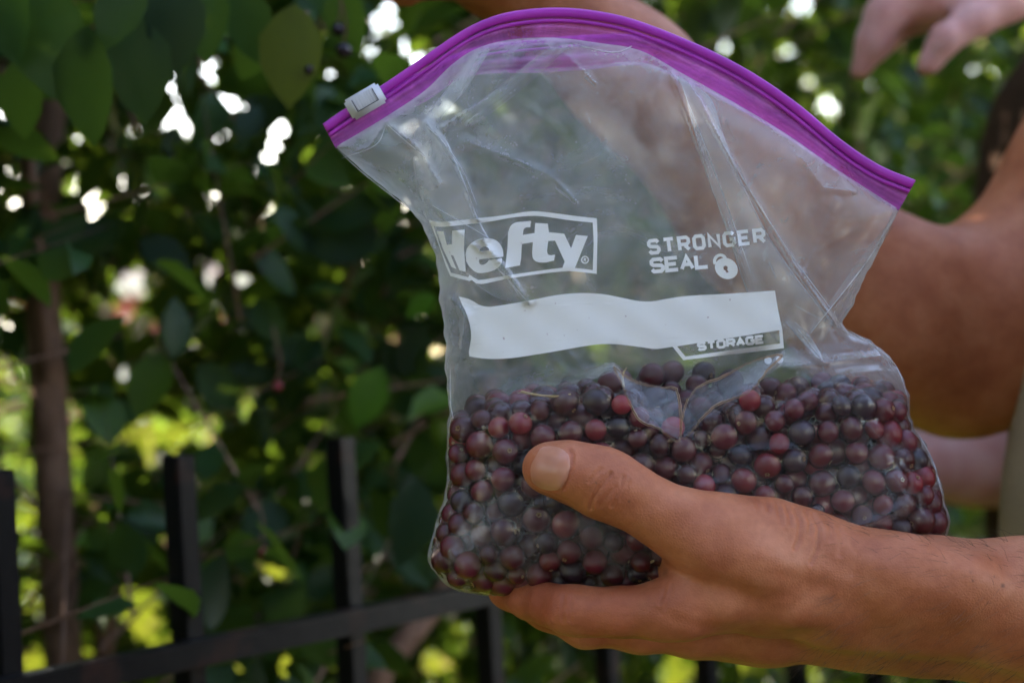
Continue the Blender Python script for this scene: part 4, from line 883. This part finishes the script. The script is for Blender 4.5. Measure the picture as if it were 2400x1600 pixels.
# ================================================================== PEOPLE
def rp(r, d): return r * d / F
def hand_sdf():
    S = SDF()
    def ch(pts, k): S.chain([(C(x, y, d), rp(r, d)) for x, y, d, r in pts], k)
    # thumb, its back turned to the camera
    ch([(1290, 1095, .689, 53), (1330, 1102, .687, 62), (1400, 1126, .686, 73), (1440, 1144, .686, 71), (1500, 1176, .687, 65), (1560, 1212, .688, 70), (1625, 1242, .690, 86), (1700, 1266, .693, 102), (1800, 1282, .697, 108), (1890, 1312, .700, 110), (1980, 1352, .703, 112)], .006)
    ch([(1276, 1098, .692, 46), (1330, 1108, .692, 52)], .006)
    # ball of the thumb / palm side behind it, under the bag
    ch([(1640, 1330, .712, 100), (1760, 1350, .722, 105), (1900, 1372, .728, 108), (2060, 1385, .733, 112)], .012)
    # web between thumb and index
    ch([(1655, 1300, .700, 60), (1650, 1370, .701, 62)], .010)
    # index: metacarpal, knuckle, finger going away under the bag
    ch([(1960, 1425, .706, 88), (1800, 1414, .700, 66), (1660, 1412, .695, 62), (1600, 1424, .693, 70)], .008)
    ch([(1600, 1424, .693, 70), (1540, 1431, .694, 62), (1450, 1434, .696, 54), (1370, 1432, .699, 52), (1330, 1428, .701, 51), (1285, 1416, .709, 44), (1240, 1406, .719, 40), (1178, 1384, .735, 34)], .005)
    # middle, ring, little fingers farther back
    for k, (dy, dd, sc) in enumerate([(24, .022, 1.05), (28, .043, 1.0), (18, .062, .85)]):
        ch([(1990, 1452 + dy * .4, .712 + dd, 86), (1800, 1446 + dy * .6, .705 + dd, 80), (1630, 1442 + dy, .700 + dd, 70)], .012)
        ch([(1630, 1442 + dy, .700 + dd, 66 * sc), (1500, 1446 + dy, .700 + dd, 52 * sc), (1370, 1440 + dy * .8, .702 + dd, 50 * sc), (1285, 1416 + dy * .4, .706 + dd, 44 * sc), (1205 + 40 * k, 1388, .712 + dd, 37 * sc)], .005)
    # heel of the hand, wrist and forearm (wider in depth than in height)
    ch([(1980, 1385, .709, 112), (2080, 1392, .710, 118), (2200, 1398, .710, 123), (2400, 1416, .709, 142), (2560, 1440, .706, 165), (2760, 1470, .700, 195)], .012)
    ch([(1980, 1420, .731, 122), (2080, 1424, .734, 130), (2200, 1430, .737, 138), (2400, 1448, .737, 160), (2560, 1454, .733, 176), (2760, 1470, .730, 190)], .012)
    ch([(2000, 1372, .752, 95), (1850, 1400, .757, 100), (1700, 1425, .757, 90)], .012)
    # bone of the wrist and tendon ridges
    ch([(2010, 1330, .694, 62), (2110, 1352, .693, 66), (2260, 1372, .690, 70)], .014)
    ch([(1660, 1300, .681, 22), (1790, 1330, .681, 24), (1920, 1372, .688, 26)], .012)
    ch([(1700, 1414, .686, 22), (1850, 1420, .688, 24), (1960, 1430, .692, 28)], .010)
    return S
HS = hand_sdf()
CREASE = [  # polyline, depth (m), width px
    ([(1432, 1108), (1418, 1126), (1402, 1150), (1388, 1172), (1385, 1188)], .00060, 2.6), ([(1410, 1098), (1395, 1112), (1382, 1128)], .00038, 2.4),
    ([(1462, 1116), (1456, 1140), (1442, 1165), (1434, 1184)], .00050, 2.4), ([(1444, 1140), (1424, 1162), (1406, 1185)], .00040, 2.2), ([(1474, 1128), (1466, 1150), (1456, 1170)], .00028, 2.2), 
    ([(1820, 1176), (1828, 1200), (1832, 1228)], .0006, 4), ([(1843, 1184), (1852, 1205), (1853, 1228)], .0007, 4.2), ([(1862, 1190), (1876, 1222), (1874, 1262), (1864, 1285)], .0009, 4.5), ([(1889, 1200), (1900, 1224), (1899, 1250)], .0008, 4.2), ([(1903, 1206), (1920, 1238), (1917, 1282), (1900, 1318)], .0010, 4.6), ([(1938, 1218), (1948, 1240), (1945, 1262)], .0006, 5),
    ([(1795, 1172), (1802, 1195)], .0004, 3.5), ([(1770, 1170), (1776, 1190)], .0003, 3.5), ([(1965, 1235), (1975, 1262), (1968, 1300)], .0005, 5), ([(1990, 1265), (2010, 1300), (2000, 1345)], .0005, 7),
    ([(1560, 1368), (1556, 1390), (1545, 1412)], .0004, 3), ([(1575, 1372), (1570, 1400), (1560, 1425)], .00035, 3), ([(1545, 1430), (1585, 1452), (1640, 1468), (1710, 1472)], .0006, 14),
    ([(1340, 1398), (1336, 1430), (1338, 1455)], .0003, 3), ([(1322, 1396), (1318, 1428), (1320, 1455)], .0003, 3),
    ([(1690, 1318), (1780, 1348), (1860, 1362), (1930, 1368)], .0008, 26), ([(1840, 1425), (1880, 1405), (1930, 1370)], .0005, 22), ([(1665, 1345), (1740, 1372), (1830, 1410)], -.0005, 18)]
def sculpt_hand():
    V, Fc = HS.mesh(.00066); V = laplace(V, Fc, 4, .5); n = vnormals(V, Fc)
    if np.mean(np.einsum('ij,ij->i', n, V - V.mean(0))) < 0: Fc = Fc[:, ::-1]; n = -n
    px = 1200 + V[:, 0] / V[:, 2] * F; py = 800 - V[:, 1] / V[:, 2] * F
    face = smooth01(-n[:, 2], .02, .35)
    disp = np.zeros(len(V)); red = np.zeros(len(V))
    for pts, h, w_ in CREASE:
        w_ = max(w_, 3.9); h = h * (.95 if w_ < 4 else .7); dd, _ = polyline_dist(px, py, pts); g = np.exp(-(dd / w_) ** 2); disp -= h * g * face
        if 0 < w_ < 6: disp += .35 * h * np.exp(-((dd - 2.2 * w_) / (1.3 * w_)) ** 2) * face; red = np.maximum(red, (.25 if w_ < 4 else .1) * g * face)
    # fold beside the nail
    for pts, h, w_ in [([(1335, 1052), (1342, 1066), (1340, 1092), (1334, 1118), (1322, 1146)], .0007, 3.5), ([(1250, 1132), (1280, 1146), (1310, 1152)], .0007, 3.5)]:
        dd, _ = polyline_dist(px, py, pts); disp -= h * np.exp(-(dd / w_) ** 2) * face; red = np.maximum(red, .6 * np.exp(-(dd / (w_ * 2)) ** 2) * face)
    # gentle unevenness: veins and fat over the hand back
    disp += .0003 * np.sin(px * .035 + 2 * np.sin(py * .021)) * np.sin(py * .04 + 1) * face
    V = V + n * disp[:, None]
    for cx, cy, r, a in [(1350, 1110, 30, .45), (1290, 1430, 90, .7), (1430, 1450, 90, .6), (1600, 1440, 80, .3), (1420, 1150, 45, .25), (1240, 1095, 25, .4), (1200, 1420, 60, .5)]:
        red = np.maximum(red, a * np.exp(-(((px - cx) / r) ** 2 + ((py - cy) / r) ** 2)))
    mole = np.zeros(len(V))
    for cx, cy, r in [(2350, 1372, 5.5), (1474, 1175, 3.5), (1397, 1131, 2.8), (2280, 1360, 3), (2275, 1340, 2.5), (2330, 1350, 2.5)]: mole = np.maximum(mole, .8 * np.exp(-(((px - cx) / r) ** 2 + ((py - cy) / r) ** 2) ** 2) * face)
    return V, Fc, red, mole
def box_bumps(S, *a): pass
def arm_chain(S, pts, k=.02): S.chain([(cw(p), r) for p, r in pts], k)
def ellipsoidish(S, c, axis, half, r, k=.05):
    a = np.asarray(axis, float); S.cone(cw(np.asarray(c) - a * half), cw(np.asarray(c) + a * half), r, r, k)
def finger_set(S, wrist, palm, dirv, side, up, L=.085, r=.0085, curl=.5, k=.006, spread=.18):
    """palm block and four fingers plus thumb; dirv finger direction, side towards the thumb, up = back of hand"""
    dirv, side, up = [np.asarray(v, float) / np.linalg.norm(v) for v in (dirv, side, up)]
    for j, (o, ln) in enumerate([(.030, .92), (.010, 1.0), (-.010, .95), (-.028, .75)]):
        kn = np.asarray(palm) + side * o; arm_chain(S, [(np.asarray(wrist) + side * o * .5, .017), (kn, .0125)], .014)
        d1 = dirv + side * (o * spread * 20 * .3); d1 /= np.linalg.norm(d1); p1 = kn + d1 * L * .42 * ln; d2 = d1 * math.cos(curl) - up * math.sin(curl); p2 = p1 + d2 * L * .33 * ln
        d3 = d1 * math.cos(curl * 1.7) - up * math.sin(curl * 1.7); p3 = p2 + d3 * L * .25 * ln
        arm_chain(S, [(kn, r * 1.15), (p1, r), (p2, r * .92), (p3, r * .8)], k)
    tb = np.asarray(wrist) * .65 + np.asarray(palm) * .35 + side * .022; t1 = tb + side * .026 + dirv * .028; t2 = t1 + dirv * .030 + side * .006 - up * .006; t3 = t2 + dirv * .022 - up * .006
    arm_chain(S, [(np.asarray(wrist), .017), (tb, .015), (t1, .0115), (t2, .0105), (t3, .0085)], k)
def torso_prims(S, cx, cy, zs, half, front, k=.06, zh=None, infl=0.0):
    """torso facing -x: cx,cy centre, zs shoulder height, half = half shoulder width along y, front = half depth"""
    f = front + infl
    for z, hw in [(zs - .05, half - .05), (zs - .16, half - .075), (zs - .30, half - .10), (zs - .42, half - .105), (zs - .52, half - .09)]:
        S.cone(cw((cx, cy - hw + 0.02, z)), cw((cx, cy + hw - 0.02, z)), f * (.72 if z > zs - .1 else .95), f * (.72 if z > zs - .1 else .95), k)
def head_prims(S, c, face=-1):
    c = np.asarray(c, float)
    arm_chain(S, [(c + [.012, 0, .035], .088), (c + [-.012, 0, .03], .080)], .03)
    arm_chain(S, [(c + [-.03, 0, -.045], .058), (c + [-.045, 0, -.075], .042)], .03)
    arm_chain(S, [(c + [-.088, 0, .015], .009), (c + [-.104, 0, -.018], .014)], .012)
    for s in (-1, 1):
        arm_chain(S, [(c + [.008, .083 * s, .015], .014), (c + [.014, .088 * s, -.018], .010)], .008)
        arm_chain(S, [(c + [-.078, .028 * s, .035], .012), (c + [-.075, .05 * s, .033], .010)], .012)
    arm_chain(S, [(c + [-.088, -.018, -.048], .007), (c + [-.088, .018, -.048], .007)], .008)
    arm_chain(S, [(c + [.03, 0, -.06], .052), (c + [.035, 0, -.17], .056)], .03)
def build_holder():
    S = SDF()
    cx, cy, zs = .404, .895, 1.335
    # right arm: upper arm, elbow, forearm rising behind the bag to the bough
    sh_r = np.array([cx + .02, cy + .175, zs - .02]); el_r = P(2245, 800, 1.02); wr = P(1150, -110, .93)
    arm_chain(S, [(sh_r, .058), ((sh_r * .5 + el_r * .5) + [0, 0, -.005], .052), (P(2330, 770, 1.025), .046)], .03)
    arm_chain(S, [(P(2330, 770, 1.025), .046), (P(2232, 850, 1.02), .0345)], .03)
    arm_chain(S, [(P(2240, 800, 1.02), .040), (P(2080, 735, 1.005), .044), (P(1800, 510, .985), .038), (P(1480, 180, .955), .0275), (wr, .0245)], .022)
    kn = P(930, -250, .90)
    finger_set(S, wr, kn, P(760, -330, .89) - kn, np.array([0, -.6, -.8]), np.array([0, -.75, .6]), curl=.6)
    # left upper arm down to the elbow outside the frame
    sh_l = np.array([cx + .02, cy - .175, zs - .02]); el_l = P(2780, 1470, .715)
    arm_chain(S, [(sh_l, .057), ((sh_l + el_l) / 2 + [.02, 0, 0], .050), (el_l + [.012, 0, .01], .042), (P(2640, 1460, .716), .040)], .03)
    torso_prims(S, cx, cy, zs, .215, .105)
    head_prims(S, (cx - .03, cy, zs + .20))
    for s in (-1, 1):
        arm_chain(S, [((cx + .01, cy + .095 * s, .92), .095), ((cx, cy + .105 * s, .50), .062), ((cx + .03, cy + .105 * s, .10), .042), ((cx + .03, cy + .105 * s, .055), .040)], .04)
        arm_chain(S, [((cx + .04, cy + .105 * s, .045), .040), ((cx - .07, cy + .115 * s, .035), .034), ((cx - .14, cy + .12 * s, .028), .027)], .03)
    V2, F2 = S.mesh(.0058); V2 = laplace(V2, F2, 3)
    V1, F1, red, mole = sculpt_hand()
    n2 = vnormals(V2, F2)
    if np.mean(np.einsum('ij,ij->i', n2, V2 - V2.mean(0))) < 0: F2 = F2[:, ::-1]
    V = cam2world(np.vstack([V1, V2])); Fc = np.vstack([F1, F2 + len(V1)])
    o = fast_mesh('person', V, Fc, M['skin']); setattr_f(o, 'red', np.concatenate([red, np.zeros(len(V2))])); setattr_f(o, 'mole', np.concatenate([mole, np.zeros(len(V2))]))
    tag(o, 'person in khaki top cradling the berry bag on an open tanned palm', 'person')
    # thumb nail
    nn = 22; g = np.linspace(-1, 1, nn); U, W_ = np.meshgrid(g, g)
    a = .35; qx = U * np.sqrt(1 - W_ ** 2 / 2.3); qy = W_ * np.sqrt(1 - U ** 2 / 2.6)
    dx, dy = np.array([.972, .235]), np.array([-.235, .972]); cx0, cy0 = 1291, 1097
    px = cx0 + 47 * qx * dx[0] + 52 * qy * dy[0]; py = cy0 + 47 * qx * dx[1] + 52 * qy * dy[1]
    dep = np.linspace(.670, .700, 601); q = np.stack([((px[..., None] - 1200) / F * dep), ((800 - py[..., None]) / F * dep), np.broadcast_to(dep, px.shape + (601,))], -1)
    f = HS.eval(q); hit = np.argmax(f < 0, -1); ok = (f < 0).any(-1); dd = np.where(ok, dep[hit], .690)
    for _ in range(3):
        e_ = np.pad(dd, 1, mode='edge'); dd = (e_[:-2, 1:-1] + e_[2:, 1:-1] + e_[1:-1, :-2] + e_[1:-1, 2:] + 2 * dd) / 6
    rim = np.maximum(np.abs(U), np.abs(W_)); dd = dd - .00055 * (1 - rim ** 8) + .0006 * rim ** 10
    m, nt, out = new_mat('thumb nail'); p = N(nt, 'ShaderNodeBsdfPrincipled'); n_ = noise(nt, 120, 2); r_ = ramp(nt, [(.35, (.42, .165, .095)), (.65, (.48, .21, .135))]); nt.links.new(n_.outputs[0], r_.inputs[0]); nt.links.new(r_.outputs[0], p.inputs['Base Color'])
    p.inputs['Roughness'].default_value = .32; p.inputs['Subsurface Weight'].default_value = .1; p.inputs['Subsurface Scale'].default_value = .002; nt.links.new(p.outputs[0], out.inputs[0])
    fast_mesh('thumb_nail', P(px, py, dd).reshape(-1, 3), grid_faces(nn, nn)[:, ::-1], m, o)
    # clothing
    T = SDF(); torso_prims(T, cx, cy, zs, .222, .108, infl=.012)
    T.cone(cw((cx - .024, cy - .06, 1.15)), cw((cx - .024, cy + .08, 1.15)), .126, .126, .02); T.cone(cw((cx - .036, cy - .06, 1.05)), cw((cx - .036, cy + .08, 1.05)), .130, .130, .03); T.cone(cw((cx - .036, cy - .08, .93)), cw((cx - .036, cy + .09, .93)), .138, .138, .05)
    for s, sh, el in ((-1, sh_l, el_l), (1, sh_r, el_r)): arm_chain(T, [(sh, .070), (sh * .8 + el * .2, .068)], .04)
    V, Fq = T.mesh(.006); V = laplace(V, Fq, 4); fast_mesh('shirt', cam2world(V), Fq, M['khaki'], o)
    T = SDF()
    for s in (-1, 1): arm_chain(T, [((cx + .01, cy + .095 * s, .90), .112), ((cx, cy + .105 * s, .50), .085), ((cx + .02, cy + .105 * s, .12), .062)], .04)
    V, Fq = T.mesh(.008); V = laplace(V, Fq, 4); fast_mesh('trousers', cam2world(V), Fq, M['denim'], o)
    T = SDF(); hc = np.array((cx - .03, cy, zs + .20)); arm_chain(T, [(hc + [.022, 0, .05], .095), (hc + [.0, 0, .068], .080)], .03); arm_chain(T, [(hc + [.05, 0, .0], .075), (hc + [.055, 0, -.04], .055)], .03)
    V, Fq = T.mesh(.006); fast_mesh('hair', cam2world(V), Fq, M['hair'], o)
    # fine hairs along the forearm
    hv = []; hf = []; idx = np.where((V1[:, 0] > C(1900, 0, .7)[0]) & (V1[:, 0] < C(2430, 0, .7)[0]))[0]; nv = vnormals(V1, F1); pick = rng.choice(idx, 900)
    for j in pick:
        b = V1[j]; n = nv[j] * (1 if nv[j] @ (V1[j] - C(2200, 1420, .72)) > 0 else -1); dr = np.array([-.8, -.15, .1]) + .55 * n + rng.normal(0, .22, 3); dr /= np.linalg.norm(dr); L = rng.uniform(.004, .009); sd_ = np.cross(dr, [0, 0, 1.0]); sd_ /= np.linalg.norm(sd_) + 1e-9
        k0 = len(hv); mid = b + dr * L * .5; tip = b + dr * L + np.array([-.0012, -.0006, 0]); hv += [b + sd_ * .00005, b - sd_ * .00005, mid + sd_ * .00004, mid - sd_ * .00004, tip]; hf += [(k0, k0 + 1, k0 + 3, k0 + 2), (k0 + 2, k0 + 3, k0 + 4)]
    mesh_obj('arm_hair', cam2world(np.array(hv)), hf, M['hair'], o, True, 'stuff')
    return o
build_holder()
def build_other():
    S = SDF(); cx, cy, zs = .500, 1.55, 1.34
    # upper reaching hand, palm down, fingers hanging
    w_ = P(2420, -70, 1.27); kn = P(2190, -20, 1.25)
    def f(pts, k=.007): arm_chain(S, [(P(x, y, d), r) for x, y, d, r in pts], k)
    f([(2400, -75, 1.27, .025), (2290, -45, 1.26, .026), (2170, -20, 1.25, .021), (2120, -15, 1.25, .018)], .016)
    f([(2140, -10, 1.243, .0145), (2075, 35, 1.24, .0125), (2045, 100, 1.24, .0105), (2014, 170, 1.24, .0068)])
    f([(2160, 0, 1.262, .0135), (2110, 40, 1.262, .0118), (2062, 100, 1.26, .0095), (2036, 140, 1.258, .0070)])
    f([(2180, 5, 1.285, .0125), (2140, 40, 1.29, .0105), (2100, 75, 1.29, .0085)])
    f([(2200, 5, 1.30, .0115), (2175, 35, 1.305, .0095), (2150, 60, 1.305, .008)])
    f([(2360, 0, 1.235, .016), (2285, 48, 1.225, .0105), (2215, 92, 1.22, .0092), (2172, 158, 1.22, .0078)], .008)
    sh1 = np.array([cx, cy - .15, zs]); el1 = np.array([.50, 1.30, 1.39])
    arm_chain(S, [(sh1, .047), (el1, .036), (P(2410, -70, 1.27), .026)], .02)
    # lower arm crossing behind the bag
    sh2 = np.array([cx, cy + .15, zs]); el2 = P(2480, 1085, 1.56); wr2 = P(2050, 1090, 1.50)
    arm_chain(S, [(sh2, .047), (el2, .036), (P(2280, 1085, 1.53), .0295), (wr2, .0235)], .02)
    kn2 = P(1880, 1120, 1.48); finger_set(S, wr2, kn2, P(1700, 1160, 1.47) - kn2, np.array([0, -.8, .6]), np.array([0, .3, .9]), L=.075, r=.0078, curl=.4)
    torso_prims(S, cx, cy, zs, .185, .10); head_prims(S, (cx - .03, cy, zs + .18))
    for s in (-1, 1):
        arm_chain(S, [((cx, cy + .08 * s, .82), .08), ((cx, cy + .09 * s, .45), .055), ((cx + .03, cy + .09 * s, .07), .036)], .04)
        arm_chain(S, [((cx + .03, cy + .09 * s, .04), .036), ((cx - .12, cy + .1 * s, .028), .026)], .03)
    V, Fq = S.mesh(.0048); V = laplace(V, Fq, 2); o = fast_mesh('person', cam2world(V), Fq, M['skin_pale']); setattr_f(o, 'red', np.zeros(len(V))); setattr_f(o, 'mole', np.zeros(len(V)))
    tag(o, 'pale-skinned person in dark brown top reaching fingers down beside the shrub', 'person')
    T = SDF(); torso_prims(T, cx - .012, cy, zs, .19, .104, infl=.012); T.cone(cw((cx - .01, cy - .07, .85)), cw((cx - .01, cy + .07, .85)), .115, .115, .05)
    arm_chain(T, [(sh1, .056), (sh1 * .6 + el1 * .4, .052)], .03); arm_chain(T, [(sh2, .056), (sh2 * .7 + el2 * .3, .054)], .03)
    V, Fq = T.mesh(.007); V = laplace(V, Fq, 3); fast_mesh('shirt', cam2world(V), Fq, M['brown_cloth'], o)
    T = SDF()
    for s in (-1, 1): arm_chain(T, [((cx, cy + .08 * s, .80), .098), ((cx, cy + .09 * s, .45), .072), ((cx + .02, cy + .09 * s, .10), .055)], .04)
    V, Fq = T.mesh(.008); V = laplace(V, Fq, 3); fast_mesh('trousers', cam2world(V), Fq, M['denim'], o)
    T = SDF(); hc = np.array((cx - .03, cy, zs + .18)); arm_chain(T, [(hc + [.022, 0, .05], .095), (hc + [0, 0, .068], .080)], .03); arm_chain(T, [(hc + [.06, 0, 0], .075), (hc + [.07, 0, -.12], .06)], .03)
    V, Fq = T.mesh(.006); fast_mesh('hair', cam2world(V), Fq, M['hair'], o)
build_other()
